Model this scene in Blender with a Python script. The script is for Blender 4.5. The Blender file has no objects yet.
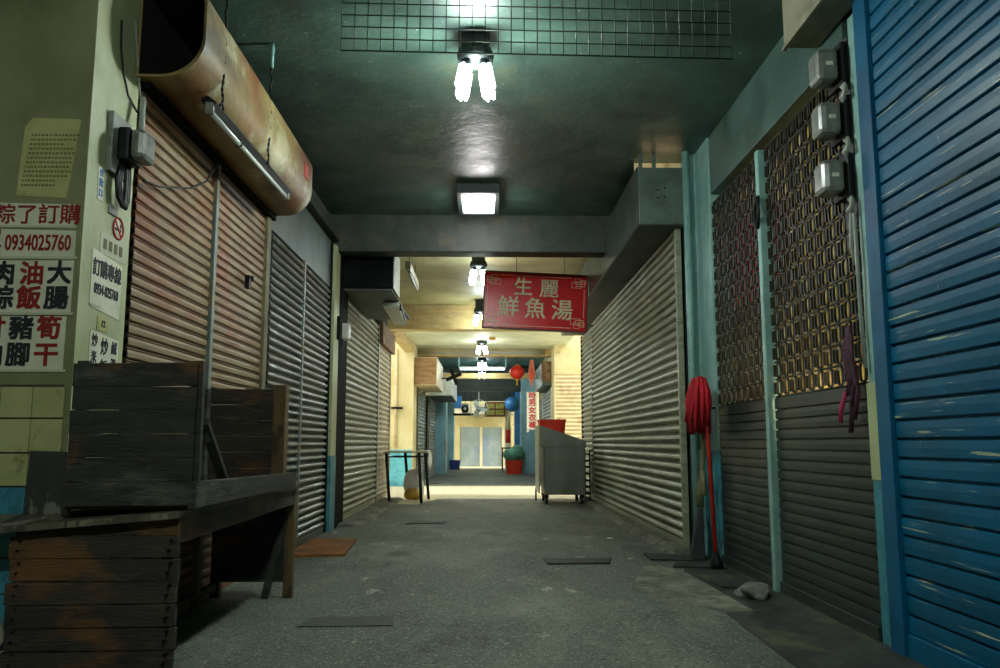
import bpy, bmesh, math, random
from mathutils import Vector, Matrix
random.seed(7)
R = math.radians
S = bpy.context.scene
COL = S.collection

# ------------------------------------------------------------------ materials
def lin(h):
    h = h.lstrip('#')
    out = []
    for i in (0, 2, 4):
        c = int(h[i:i+2], 16) / 255
        out.append(c / 12.92 if c <= .04045 else ((c + .055) / 1.055) ** 2.4)
    return (*out, 1)

MATS = {}
def mat(name, c1, c2=None, scale=6, stretch=(1, 1, 1), rough=.6, metal=0, bump=0, bscale=None, layers=(), spec=.5, contrast=(.35, .65), rough2=None, alpha=1, trans=0):
    """layers: (colour, noise scale, stretch, low, high, amount)"""
    m = bpy.data.materials.new(name); m.use_nodes = True
    nt = m.node_tree; N = nt.nodes; L = nt.links
    b = N['Principled BSDF']
    b.inputs['Roughness'].default_value = rough
    b.inputs['Metallic'].default_value = metal
    b.inputs['Specular IOR Level'].default_value = spec
    if alpha < 1: b.inputs['Alpha'].default_value = alpha
    if trans: b.inputs['Transmission Weight'].default_value = trans
    tc = N.new('ShaderNodeTexCoord')
    def noise(sc, st, detail=5, off=0):
        mp = N.new('ShaderNodeMapping'); mp.inputs['Scale'].default_value = st
        mp.inputs['Location'].default_value = (off, off * .7, off * 1.3)
        L.new(tc.outputs['Object'], mp.inputs[0])
        n = N.new('ShaderNodeTexNoise'); n.inputs['Scale'].default_value = sc; n.inputs['Detail'].default_value = detail
        n.inputs['Roughness'].default_value = .62
        L.new(mp.outputs[0], n.inputs['Vector'])
        k = N.new('ShaderNodeMapRange'); k.clamp = False
        k.inputs[1].default_value = .245; k.inputs[2].default_value = .755
        L.new(n.outputs['Fac'], k.inputs[0])
        return k.outputs[0]
    def ramp(fac, lo, hi):
        r = N.new('ShaderNodeMapRange'); r.inputs[1].default_value = lo; r.inputs[2].default_value = hi
        L.new(fac, r.inputs[0]); return r.outputs[0]
    def mix(fac, a, bcol):
        x = N.new('ShaderNodeMix'); x.data_type = 'RGBA'
        if hasattr(fac, 'is_output'): L.new(fac, x.inputs[0])
        else: x.inputs[0].default_value = fac
        if isinstance(a, tuple): x.inputs[6].default_value = a
        else: L.new(a, x.inputs[6])
        if isinstance(bcol, tuple): x.inputs[7].default_value = bcol
        else: L.new(bcol, x.inputs[7])
        return x.outputs[2]
    col = lin(c1)
    if c2:
        f = ramp(noise(scale, stretch), *contrast)
        col = mix(f, lin(c1), lin(c2))
        if rough2 is not None:
            r = N.new('ShaderNodeMapRange'); r.inputs[3].default_value = rough; r.inputs[4].default_value = rough2
            L.new(f, r.inputs[0]); L.new(r.outputs[0], b.inputs['Roughness'])
    for i, (lc, sc, st, lo, hi, am) in enumerate(layers):
        f = ramp(noise(sc, st, off=3.7 * (i + 1)), lo, hi)
        mm = N.new('ShaderNodeMath'); mm.operation = 'MULTIPLY'; mm.inputs[1].default_value = am
        L.new(f, mm.inputs[0])
        col = mix(mm.outputs[0], col, lin(lc))
    if isinstance(col, tuple): b.inputs['Base Color'].default_value = col
    else: L.new(col, b.inputs['Base Color'])
    if bump:
        bn = N.new('ShaderNodeBump'); bn.inputs['Strength'].default_value = bump; bn.inputs['Distance'].default_value = .01
        L.new(noise(bscale or scale * 4, stretch, off=9), bn.inputs['Height'])
        L.new(bn.outputs[0], b.inputs['Normal'])
    MATS[name] = m
    return m

def glow(name, c, strength):
    m = bpy.data.materials.new(name); m.use_nodes = True
    b = m.node_tree.nodes['Principled BSDF']
    b.inputs['Base Color'].default_value = lin(c)
    b.inputs['Emission Color'].default_value = lin(c); b.inputs['Emission Strength'].default_value = strength
    MATS[name] = m
    return m

M = MATS
mat('asphalt', '646a5d', '525a4f', 3, rough=.75, bump=.7, bscale=50, contrast=(.25, .75), rough2=.6,
    layers=[('7e8472', 1.2, (1, .45, 1), .50, .80, .75), ('2c332c', 1.9, (1, .5, 1), .52, .80, .7), ('b0b3a0', 75, (1, 1, 1), .64, .74, .75), ('1f2520', 48, (1, 1, 1), .60, .74, .7),
            ('b4b59e', 6, (1, .35, 1), .80, .88, .7), ('9a9d8a', 26, (1, .6, 1), .76, .84, .6)])
mat('pale_concrete', '8c8b76', '6f7264', 5, rough=.8, bump=.3, layers=[('4c5149', 12, (1, 1, 1), .55, .7, .7), ('35392f', 3, (1, 1, 1), .5, .7, .5)])
mat('lane_concrete', 'cfc7a6', 'bdb79c', 5, rough=.8, bump=.2, layers=[('8c8874', 14, (1, 1, 1), .6, .75, .6)])
mat('dark_concrete', '3c413b', '2b302d', 6, rough=.7, bump=.4, layers=[('6c6a44', 3, (1, 1, 1), .58, .72, .5), ('15191a', 5, (1, .4, 1), .52, .66, .7)])
mat('sill_concrete', '6d6f5e', '54584c', 5, (1, .4, 1), rough=.8, bump=.4, layers=[('30342f', 6, (1, .5, 1), .5, .7, .7), ('99967c', 14, (1, 1, 1), .62, .74, .6)])
mat('teal_ceiling', '4a6358', '374f46', 2.2, rough=.34, bump=.4, bscale=9, spec=.6, contrast=(.25, .75), rough2=.5,
    layers=[('9fb5ab', 24, (1, .6, 1), .82, .87, .7), ('1c2b28', 1.3, (1, .7, 1), .5, .85, .7), ('665f44', 1.8, (1, .7, 1), .62, .9, .5)])
mat('cream_ceiling', 'aeaa7c', '94905f', 1.6, rough=.5, bump=.2, bscale=14, layers=[('6a6440', 2.0, (1, .6, 1), .55, .8, .5)])
mat('pale_ceiling', 'd8dcc0', 'c3caae', 2, rough=.6, bump=.15)
mat('far_ceiling', '4b706b', '3b5b58', 2, rough=.45, bump=.15)
mat('beam_paint', '353e37', '29322c', 3, rough=.6, bump=.3, layers=[('565038', 4, (1, 1, 1), .6, .85, .5)])
mat('cream_beam', 'c4ad72', 'b39a62', 4, (1, 1, 3), rough=.65, bump=.2, layers=[('7a6436', 8, (.4, 1, 3), .72, .85, .6)])
mat('pillar_cream', 'b6bf92', 'a9b286', 3, rough=.45, bump=.25, layers=[('80875f', 4, (1, 1, .6), .6, .9, .5), ('dfe3c4', 20, (1, 1, .4), .82, .9, .4), ('40452f', 13, (1, 1, 1), .84, .92, .6)])
mat('pillar_shaded', '8b8c66', '7a7b56', 2.0, rough=.6, bump=.25, layers=[('55573c', 2.2, (1, 1, .6), .58, .9, .5)])
mat('tile_cream', 'b8b885', 'a9aa76', 4, rough=.35, bump=.1, layers=[('6c6a40', 8, (1, 1, 1), .62, .75, .6)])
mat('tile_blue', '3f93a8', '36819a', 4, rough=.35, bump=.1, layers=[('2a5560', 8, (1, 1, 1), .6, .75, .6)])
mat('grout', '4a4c38', '3b3d2e', 10, rough=.9)
mat('dark_wall', '2d332f', '232826', 4, rough=.8, bump=.2)
mat('teal_paint', '8ab3ad', '7aa39d', 5, rough=.42, bump=.2, layers=[('456059', 8, (1, 1, .5), .7, .88, .6), ('b9cdc0', 16, (1, 1, .5), .78, .88, .5)])
mat('teal_header', '48625b', '3b534d', 2, rough=.42, bump=.2, layers=[('2a3b37', 2, (1, 1, 1), .5, .8, .6)])
mat('aqua_paint', '3f8e9c', '357f8d', 5, rough=.5, bump=.2, layers=[('22404a', 9, (1, 1, .5), .62, .75, .7), ('8fb3a8', 16, (1, 1, .4), .66, .74, .6)])
mat('blue_metal', '006288', '005779', 3, (1, .5, 1), rough=.42, bump=.05, spec=.25,
    layers=[('083f54', 2.4, (1, .4, 1), .55, .9, .55), ('b9c4a0', 4, (1, .55, 16), .775, .83, .9), ('9db8b0', 22, (1, 1.6, .35), .90, .93, .8), ('d9d3b0', 2.6, (1, .6, 40), .82, .85, .95), ('3e4a40', 6, (1, .4, 5), .8, .9, .5)])
mat('blue_frame', '005d84', '005073', 4, rough=.45, bump=.1, spec=.25, layers=[('3d6c80', 15, (1, 1, .4), .8, .9, .5)])
mat('orange_metal', '94805f', '86714f', 4, (1, .5, 1), rough=.5, bump=.08,
    layers=[('8a4824', 1.1, (1, .8, 1), .48, .72, .8), ('5d4832', 5, (1, .4, 3), .58, .85, .5), ('a39878', 9, (1, .4, 3), .68, .85, .4)])
mat('grey_metal', '586159', '4c554f', 5, (1, .4, 1), rough=.38, metal=.25, bump=.08, layers=[('b9bfb4', 9, (1, .8, 3.5), .80, .86, .7), ('363e3b', 3, (1, .5, 1), .55, .85, .5)])
mat('pale_metal', '92967f', '848972', 4, (1, .4, 1), rough=.42, metal=.15, bump=.08, layers=[('5e6352', 5, (1, .3, 3), .54, .74, .6), ('b7b79c', 8, (1, .3, 4), .62, .75, .5)])
mat('warm_metal', 'b9b294', 'a49c7e', 4, (1, .4, 1), rough=.45, metal=.1, layers=[('8c6a44', 4, (1, 1, .4), .55, .75, .5)])
mat('cream_metal', 'd8c8a0', 'c8b78d', 4, rough=.5, layers=[('8c744c', 5, (1, 1, 1), .6, .75, .4)])
mat('gate_metal', '323b38', '2b3330', 5, (1, .5, 1), rough=.42, metal=.1, bump=.02, layers=[('4c4a36', 2.2, (1, .6, 1.5), .68, .9, .5)])
mat('grille_metal', '34342a', '262720', 12, rough=.45, metal=.4, layers=[('5d4228', 6, (1, 1, 1), .6, .8, .5)])
mat('bay_yellow', 'd2b460', 'a8914c', 3, rough=.8, layers=[('d2c79a', 4, (1, 1, .5), .58, .7, .7), ('4d4224', 5, (1, 1, .6), .52, .68, .7), ('7b3a22', 4, (1, 1, .6), .64, .72, .6)])
mat('red_cloth', 'c8281a', 'a41c12', 5, (1, 1, .3), rough=.85)
mat('steel_post', '6e7c77', '5f6d69', 6, rough=.45, metal=.2, layers=[('8a744c', 10, (1, 1, .3), .62, .75, .6)])
mat('olive_post', '6b6647', '5a5539', 6, rough=.6, layers=[('38351f', 8, (1, 1, .3), .55, .7, .6)])
mat('dark_jamb', '171d1b', '121715', 5, rough=.8, spec=.06)
mat('rust_duct', '8d7c50', '7b6a40', 2.0, rough=.45, bump=.15, bscale=8, spec=.5,
    layers=[('8a6a38', 2.4, (1, .7, 1), .45, .75, .7), ('6b3a1a', 1.6, (1, .6, 1), .46, .66, .9), ('b5b08e', 2.6, (1, .8, 1), .58, .72, .7), ('33200f', 2.2, (1, .5, 1), .54, .74, .7)])
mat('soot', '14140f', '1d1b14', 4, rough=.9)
mat('char_wood', '33332d', '262622', 3, (1, 1, 6), rough=.68, bump=.5, bscale=22,
    layers=[('6b481f', 1.9, (1, 1, 2.2), .66, .84, .75), ('66675c', 2.4, (1, 1, 3), .56, .76, .6), ('131210', 9, (1, 1, 3), .6, .8, .7)])
mat('brown_wood', '3b332a', '2c2722', 3, (1, 1, 5), rough=.66, bump=.5, bscale=22,
    layers=[('7a5020', 1.8, (1, 1, 2), .58, .78, .75), ('15120f', 4, (1, 1, 4), .55, .8, .7), ('626055', 5, (1, 1, 6), .68, .85, .5)])
mat('post_wood', '6d5a34', '55452a', 5, (1, 1, .4), rough=.7, bump=.4, layers=[('2c2416', 7, (1, 1, .5), .55, .7, .7)])
mat('top_wood', '5d5847', '4a4638', 4, (3, .5, 1), rough=.65, bump=.3, layers=[('2b2822', 6, (2, .6, 1), .52, .7, .7), ('8c8268', 9, (2, .5, 1), .6, .73, .6)])
mat('dark_board', '33352f', '282a26', 6, rough=.6, bump=.2, layers=[('8b8c7c', 8, (1, 1, .5), .66, .73, .6)])
mat('nail', '191715', None, rough=.5, metal=.6)
mat('paper', 'e2e2cc', 'd2d3bb', 5, rough=.6, bump=.1, layers=[('a5a488', 3, (1, 1, 2), .66, .9, .5)])
mat('paper_old', 'b9b77c', 'a8a76b', 5, rough=.7, layers=[('8a8238', 3, (1, 1, 1), .56, .72, .7)])
mat('tape', 'c9cdb2', None, rough=.25)
mat('ink_black', '1c2226', None, rough=.7)
mat('ink_red', 'a8201c', None, rough=.7)
mat('ink_darkred', '8d1a1a', None, rough=.7)
mat('ink_faded', '6a6a45', None, rough=.8)
mat('sign_red', 'ee1420', 'de101c', 4, rough=.25, spec=.4)
mat('sign_gold', 'f4eac4', 'e4dab2', 20, rough=.5)
mat('sign_edge', '5a1a14', None, rough=.5)
mat('white_plastic', 'd8d8cc', 'c7c8ba', 8, rough=.4)
mat('grey_plastic', '8f938a', '7c8078', 10, rough=.4, layers=[('4e514a', 8, (1, 1, 1), .58, .75, .5)])
mat('meter_case', '83877d', '72766d', 10, rough=.28, spec=.7, layers=[('454943', 7, (1, 1, 1), .56, .74, .6)])
mat('black_plastic', '121514', '1a1d1c', 10, rough=.5, spec=.25)
mat('cable_black', '141615', None, rough=.5)
mat('cable_grey', '9aa096', None, rough=.4)
mat('tube_white', 'cfd6d0', None, rough=.25)
mat('mop_red', 'c4162a', 'a01020', 9, (1, 1, .4), rough=.85)
mat('handle_red', 'c3281a', 'ae2116', 6, rough=.4)
mat('hose_tan', '8b8660', '757150', 8, rough=.5)
mat('purple_cord', '4b2236', '38182a', 12, rough=.8)
mat('pink_cord', 'b02a5c', None, rough=.7)
mat('stainless', '7d8276', '6d7268', 3, (1, 1, .5), rough=.34, metal=.7, layers=[('7a6a34', 4, (1, 1, 1), .64, .76, .5)])
mat('stainless_lit', '9d9a82', '8b8974', 3, rough=.4, metal=.4)  # lighter, warmer copy of the steel for the cart's lit side
mat('tub_red', 'e83c18', 'd83414', 5, rough=.4)
mat('house_face', '5c6b64', '50605a', 2, rough=.45, metal=.15, bump=.1, layers=[('3a4641', 3, (1, 1, 1), .54, .75, .5)])
mat('house_side', '596760', '4b5852', 2, rough=.3, metal=.45, bump=.12, bscale=5, layers=[('2f3934', 1.8, (1, .6, 1), .5, .75, .6)])
mat('soffit', '4e564e', '414942', 3, rough=.6, layers=[('2a302b', 3, (1, .6, 1), .52, .72, .6)])
mat('box_cream', '98937a', '878269', 3, rough=.55, bump=.15, layers=[('57533f', 3, (1, 1, 1), .55, .75, .6)])
mat('rust_plate', '7b5a3c', '5e432c', 5, rough=.7, layers=[('a48c68', 6, (1, 1, 1), .58, .72, .6)])
mat('plywood', '94744a', '7c5e38', 3, (1, 1, 5), rough=.65, layers=[('5c4026', 5, (1, 1, 4), .6, .8, .6)])
mat('orange_board', '8a5728', '74481e', 4, (1, 1, 1), rough=.7, bump=.3, spec=.3, layers=[('a4703a', 8, (1, .5, 1), .66, .85, .6), ('33261a', 3, (1, 1, 1), .58, .78, .7)])
mat('rubber', '1d2120', '272b29', 8, rough=.7, bump=.3)
mat('steel_plate', '20251f', '1a1e1a', 8, rough=.6, metal=.1, bump=.3)
mat('hatch_metal', '454b42', '393f37', 20, rough=.7, bump=.4, layers=[('7f8373', 60, (1, 1, 1), .68, .8, .6)])
mat('wire_dark', '1b2a28', None, rough=.5, metal=.4)
mat('chain', '1a1c1b', None, rough=.5, metal=.5)
mat('lamp_body', '27322f', '1f2927', 8, rough=.5)
mat('sticker_red', 'b5402c', None, rough=.5)
mat('bag_white', 'eeeee6', 'e0e1d8', 9, rough=.35, bump=.4, bscale=20)
mat('bag_yellow', 'c9a23c', 'b08a30', 12, rough=.5, bump=.6, bscale=20)
mat('cream_wall', 'd6cb9a', 'cabd86', 2, rough=.6, bump=.15, layers=[('8f7440', 4, (1, 1, 1), .84, .92, .7)])
mat('turquoise_wall', '62b7c2', '52a3b0', 3, rough=.6, layers=[('3a6f78', 6, (1, 1, 1), .6, .74, .5)])
mat('far_teal', '9ac6d2', '88b7c6', 3, rough=.5, layers=[('5a8c9c', 5, (1, 1, .5), .66, .85, .5)])
mat('far_blue', '3f86c4', '3474ae', 4, rough=.4)
mat('deep_blue', '1f3f9c', '1a3688', 6, rough=.5)
mat('far_shutter', '9aa39a', '8b948c', 4, rough=.45, metal=.2)
mat('door_glass', 'a3b3b4', '93a6ac', 2.5, (1, 1, .6), rough=.22, spec=.6, layers=[('6f8cc8', 1.4, (1, 1, 1), .58, .85, .5), ('7c8a84', 12, (1, 1, .6), .66, .85, .4)])
mat('bright_trim', 'e6dcb8', None, rough=.5)
mat('lantern_red', 'd8301c', 'c22414', 5, rough=.45)
mat('gold', 'c99a3a', None, rough=.4, metal=.3)
mat('pennant_pink', 'd9856a', 'c96c55', 8, rough=.7)
mat('green_bag', '6fae92', '5d9a80', 8, rough=.4, bump=.5, bscale=20)
mat('yellow_panel', 'a59a2a', '8b8424', 14, (1, 1, 1), rough=.5, layers=[('5a5c1c', 20, (1, 1, 1), .5, .6, .6)])
mat('fan_white', 'b9c2bb', 'a8b2ab', 8, rough=.45)
mat('trash_white', 'b8b59a', '9f9c82', 10, rough=.6, bump=.6, bscale=25)
mat('grey_lump', '7d7f76', '666860', 14, rough=.8, bump=.8, bscale=30)
glow('bulb_light', 'eaf6ff', 30)
glow('panel_light', 'fff4f6', 7)
glow('tube_lit', 'eafcff', 9)
glow('tube_warm', 'ffdca8', 5)

# ------------------------------------------------------------------ mesh builder
class MB:
    def __init__(s): s.v = []; s.f = []; s.m = []; s.sm = []
    def add(s, vs, fs, mi=0, smooth=False):
        b = len(s.v); s.v += [Vector(p) for p in vs]
        for f in fs:
            s.f.append([b + i for i in f]); s.m.append(mi); s.sm.append(smooth)
        return s
    def box(s, a, b, mi=0):
        x0, y0, z0 = a; x1, y1, z1 = b
        v = [(x0, y0, z0), (x1, y0, z0), (x1, y1, z0), (x0, y1, z0), (x0, y0, z1), (x1, y0, z1), (x1, y1, z1), (x0, y1, z1)]
        return s.add(v, [(3, 2, 1, 0), (4, 5, 6, 7), (0, 1, 5, 4), (1, 2, 6, 5), (2, 3, 7, 6), (3, 0, 4, 7)], mi)
    def hexa(s, v, mi=0):        # 4 bottom + 4 top corners
        return s.add(v, [(3, 2, 1, 0), (4, 5, 6, 7), (0, 1, 5, 4), (1, 2, 6, 5), (2, 3, 7, 6), (3, 0, 4, 7)], mi)
    def bar(s, p, q, w, h, mi=0, up=(0, 0, 1)):
        p = Vector(p); q = Vector(q); d = (q - p).normalized(); u = Vector(up)
        if abs(d.dot(u)) > .95: u = Vector((0, 1, 0))
        r = d.cross(u).normalized(); u = r.cross(d).normalized()
        c = [(-w/2, -h/2), (w/2, -h/2), (w/2, h/2), (-w/2, h/2)]
        v = [p + r*a + u*b for a, b in c] + [q + r*a + u*b for a, b in c]
        return s.add(v, [(0, 1, 2, 3), (7, 6, 5, 4), (4, 5, 1, 0), (5, 6, 2, 1), (6, 7, 3, 2), (7, 4, 0, 3)], mi)
    def tube(s, pts, r, n=8, mi=0, closed=False, cap=True):
        pts = [Vector(p) for p in pts]; k = len(pts); vs = []
        rs = r if isinstance(r, (list, tuple)) else [r] * k
        prev = None
        for i, p in enumerate(pts):
            if closed: t = pts[(i+1) % k] - pts[i-1]
            else: t = pts[min(i+1, k-1)] - pts[max(i-1, 0)]
            t = t.normalized() if t.length > 1e-9 else Vector((0, 0, 1))
            if prev is None:
                a = Vector((0, 0, 1)) if abs(t.z) < .9 else Vector((1, 0, 0))
                u = t.cross(a).normalized()
            else:
                u = (prev - t * prev.dot(t)); u = u.normalized() if u.length > 1e-6 else t.orthogonal().normalized()
            prev = u; w = t.cross(u)
            for j in range(n):
                a = 2 * math.pi * j / n
                vs.append(p + (u * math.cos(a) + w * math.sin(a)) * rs[i])
        fs = []
        for i in range(k if closed else k - 1):
            i2 = (i + 1) % k
            for j in range(n):
                j2 = (j + 1) % n
                fs.append((i*n+j, i*n+j2, i2*n+j2, i2*n+j))
        s.add(vs, fs, mi, True)
        if cap and not closed:
            b = len(s.v) - k * n
            s.f.append([b + j for j in range(n)][::-1]); s.m.append(mi); s.sm.append(False)
            s.f.append([b + (k-1)*n + j for j in range(n)]); s.m.append(mi); s.sm.append(False)
        return s
    def cyl(s, p, q, r, n=16, mi=0, r2=None):
        return s.tube([p, q], [r, r if r2 is None else r2], n, mi)
    def lathe(s, prof, c, n=24, mi=0, axis=(0, 0, 1)):
        A = Vector(axis).normalized(); u = A.orthogonal().normalized(); w = A.cross(u); c = Vector(c); vs = []
        for r, h in prof:
            for j in range(n):
                a = 2*math.pi*j/n
                vs.append(c + A*h + (u*math.cos(a) + w*math.sin(a))*r)
        fs = []
        for i in range(len(prof)-1):
            for j in range(n):
                j2 = (j+1) % n
                fs.append((i*n+j, i*n+j2, (i+1)*n+j2, (i+1)*n+j))
        return s.add(vs, fs, mi, True)
    def prism(s, poly, o, u, v, w, mi=0):
        """poly in (u,v) axes at origin o, extruded by vector w"""
        o = Vector(o); u = Vector(u); v = Vector(v); w = Vector(w)
        a = [o + u*x + v*y for x, y in poly]; k = len(a)
        fs = [tuple(range(k))[::-1], tuple(range(k, 2*k))] + [(i, (i+1) % k, k+(i+1) % k, k+i) for i in range(k)]
        return s.add(a + [p + w for p in a], fs, mi)
    def text(s, body, o, r, up, size, mi=0, bold=0, align='CENTER', out=.0012, spacing=1, sx=1):
        """lettering centred at o in the plane of r and up, standing `out` proud of it"""
        c = bpy.data.curves.new('lettering', 'FONT'); c.body = body; c.size = size; c.space_character = spacing
        c.align_x = align; c.align_y = 'CENTER'; c.resolution_u = 3; c.extrude = .0008
        ob = bpy.data.objects.new('lettering', c); COL.objects.link(ob)
        dg = bpy.context.evaluated_depsgraph_get(); dg.update()
        me = bpy.data.meshes.new_from_object(ob.evaluated_get(dg))
        r = Vector(r).normalized(); up = Vector(up).normalized(); n = r.cross(up); o = Vector(o)
        for kx, ky in (((0, 0),) if not bold else ((-1, -1), (1, -1), (-1, 1), (1, 1), (0, 0))):
            s.add([o + r*(p.co.x*sx + kx*bold) + up*(p.co.y + ky*bold) + n*(out + p.co.z + .00005*(kx + 2*ky)) for p in me.vertices], [tuple(p.vertices) for p in me.polygons], mi)
        bpy.data.objects.remove(ob); bpy.data.curves.remove(c); bpy.data.meshes.remove(me)
        return s
    def blob(s, c, rad, seed=0, n=3, amp=.2, mi=0, flat=None):
        bm = bmesh.new(); bmesh.ops.create_icosphere(bm, subdivisions=n, radius=1)
        rnd = random.Random(seed); ph = [(Vector((rnd.uniform(-4, 4), rnd.uniform(-4, 4), rnd.uniform(-4, 4))), rnd.uniform(0, 6)) for _ in range(6)]
        vs = []
        for v in bm.verts:
            k = 1 + amp * sum(math.sin(v.co.dot(a) + b) for a, b in ph) / 2.5
            p = Vector((v.co.x*rad[0]*k, v.co.y*rad[1]*k, v.co.z*rad[2]*k)) + Vector(c)
            if flat is not None and p.z < flat: p.z = flat
            vs.append(p)
        s.add(vs, [tuple(v.index for v in f.verts) for f in bm.faces], mi, True); bm.free(); return s
    def build(s, name, mats, parent=None, loc=None, bevel=0, kind=None, label=None, smooth=False):
        if isinstance(mats, str): mats = [mats]
        if parent is not None:
            p = parent
            while p.parent: p = p.parent
            off = p.location.copy()
        else: off = Vector(loc) if loc else Vector((0, 0, 0))
        me = bpy.data.meshes.new(name)
        me.from_pydata([v - off for v in s.v], [], s.f)
        for m in mats: me.materials.append(M[m])
        me.polygons.foreach_set('material_index', s.m)
        me.polygons.foreach_set('use_smooth', [bool(x or smooth) for x in s.sm])
        me.update()
        o = bpy.data.objects.new(name, me); COL.objects.link(o)
        if parent is not None: o.parent = parent
        else: o.location = off
        if bevel:
            b = o.modifiers.new('bevel', 'BEVEL'); b.width = bevel; b.segments = 2; b.limit_method = 'ANGLE'
        if kind: o['kind'] = kind
        if label: o['label'] = label
        return o

def thing(name, label, cat, loc, group=None):
    o = bpy.data.objects.new(name, None); COL.objects.link(o); o.location = loc; o.empty_display_size = .1
    return tag(o, label, cat, group)
def tag(o, label, cat, group=None):
    o['label'] = label; o['category'] = cat
    if group: o['group'] = group
    return o
def struct(name, mb, m, bevel=0): return mb.build(name, m, kind='structure', bevel=bevel)
def dup(root, loc, label=None, group=None, rotz=None):
    r = root.copy(); COL.objects.link(r); r.location = loc
    if rotz is not None: r.rotation_euler.z = rotz
    if label: r['label'] = label
    if group: r['group'] = group
    for ch in list(root.children):
        c = ch.copy(); COL.objects.link(c); c.parent = r
        for g in list(ch.children):
            d = g.copy(); COL.objects.link(d); d.parent = c
    return r
def box(a, b, mi=0): return MB().box(a, b, mi)

# ------------------------------------------------------------------ the setting
struct('floor', MB().box((-2.8, -3.2, -.2), (2.9, 13.5, 0)), 'asphalt')
struct('floor_lane', MB().box((-9, 13.5, -.2), (9, 17.45, -.004)), 'lane_concrete')
struct('floor_far', MB().box((-2.8, 17.45, -.2), (2.8, 29.5, 0)), 'asphalt')
struct('floor_yard', MB().box((-9, 29.5, -.2), (9, 34, -.004)), 'lane_concrete')

struct('ceiling', MB().box((-2.8, -3.2, 3.36), (2.9, 8.62, 3.6)), 'teal_ceiling')
struct('ceiling_bay', MB().box((-2.8, 8.88, 3.3), (2.9, 14.1, 3.6)), 'cream_ceiling')
struct('ceiling_lane', MB().box((-1.75, 14.4, 3.02), (1.75, 18.4, 3.5)), 'pale_ceiling')
struct('ceiling_far', MB().box((-2.8, 18.75, 3.2), (2.8, 29.5, 3.5)), 'far_ceiling')
struct('beam_front', MB().box((-1.72, 8.62, 2.95), (1.72, 8.88, 3.6)), 'beam_paint', .01)
struct('beam_bay', MB().box((-1.75, 14.1, 2.87), (1.75, 14.4, 3.6)), ['cream_beam'], .01)
struct('beam_lane', MB().box((-2.3, 18.4, 2.86), (2.3, 18.75, 3.5)), ['cream_beam'], .01)
struct('beam_lane_left', MB().box((-1.76, 14.4, 2.84), (-1.6, 18.4, 3.02)), 'cream_beam', .01)
struct('beam_far', MB().box((-1.6, 21.0, 2.55), (1.6, 21.15, 2.69)), ['cream_beam'], .01)
struct('beam_deep', MB().box((-1.6, 24.8, 2.46), (1.6, 25.1, 3.2)), ['beam_paint'], .01)
struct('beam_end', MB().box((-1.5, 28.6, 2.36), (1.5, 28.9, 3.2)), ['beam_paint'], .01)

struct('wall_back', MB().box((-2.8, -3.4, 0), (2.9, -3.2, 3.6)), 'dark_wall')
struct('wall_left_near', MB().box((-2.9, -3.2, 0), (-2.62, 3.3, 3.36)), 'pillar_shaded')
struct('wall_left', MB().box((-2.6, 3.72, 0), (-1.71, 13.95, 3.3)), 'dark_wall')
struct('wall_right_outer', MB().box((2.75, -3.2, 0), (2.95, 14.1, 3.36)), 'dark_wall')
struct('wall_right_near', MB().box((1.89, -3.2, 0), (2.7, 3.82, 3.36)), 'dark_wall')
struct('wall_right', MB().box((1.74, 6.96, 0), (2.7, 13.95, 3.3)), 'dark_wall')
struct('wall_right_header', MB().box((1.80, 3.86, 2.88), (1.95, 6.31, 3.36)), 'teal_header', .006)
struct('wall_bay_inside', MB().box((2.02, 3.86, 0), (2.1, 6.86, 3.3)), 'bay_yellow')

# left pillar: front face toward the camera, side face toward the passage, tiled foot
p = MB().box((-2.6, 3.27, 0), (-1.65, 3.7, 3.36), 0)
p.f.pop(3); p.m.pop(3); p.sm.pop(3)                      # front takes a darker copy of the side's cream, shade put in the colour
p.add([(-1.65, 3.27, 0), (-1.65, 3.7, 0), (-1.65, 3.7, 3.36), (-1.65, 3.27, 3.36)], [(0, 1, 2, 3)], 1)
struct('pillar_left', p, ['pillar_shaded', 'pillar_cream'])
tl = MB()
tl.box((-2.6, 3.262, 0), (-1.68, 3.27, 1.13), 2)
for r_, (z0, z1, mi) in enumerate([(1.0, 1.12, 0), (.865, .993, 0), (.735, .858, 0), (.6, .728, 1), (.465, .593, 1), (.33, .458, 1), (.195, .323, 1), (.06, .188, 1)]):
    x = -2.54
    while x < -1.70:
        tl.box((x, 3.252, z0), (x + .121, 3.264, z1), mi); x += .125
struct('trim_1', tl, ['tile_cream', 'tile_blue', 'grout'])
# narrow painted column between the grey and the pale shutters, left
c = MB().box((-1.71, 8.5, .77), (-1.60, 8.78, 3.0), 0); c.box((-1.71, 8.5, 0), (-1.595, 8.78, .77), 1)
struct('pillar_left_slim', c, ['pillar_cream', 'aqua_paint'], .004)
struct('trim_2', MB().box((-1.71, 8.78, 0), (-1.60, 9.33, 3.0)).box((-1.71, 8.42, 0), (-1.63, 8.5, 3.0)), 'dark_jamb')
struct('trim_3', MB().box((-1.71, 6.05, 2.52), (-1.64, 8.42, 3.02)), 'house_face', .006)
struct('trim_4', MB().box((-1.75, 3.7, 3.05), (-1.58, 8.6, 3.2)), 'beam_paint', .006)
struct('trim_5', MB().box((-1.71, 3.7, 2.575), (-1.60, 6.05, 2.64)).box((-1.71, 9.33, 2.68), (-1.6, 13.9, 2.76)), 'dark_jamb')
# right column beside the gate, aqua foot
c = MB().box((1.785, 6.31, .84), (1.95, 6.70, 3.36), 0); c.box((1.78, 6.30, 0), (1.95, 6.70, .84), 1); c.box((1.72, 6.70, 0), (1.95, 6.95, 3.36), 0)
struct('pillar_right', c, ['teal_paint', 'aqua_paint'], .006)
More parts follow.
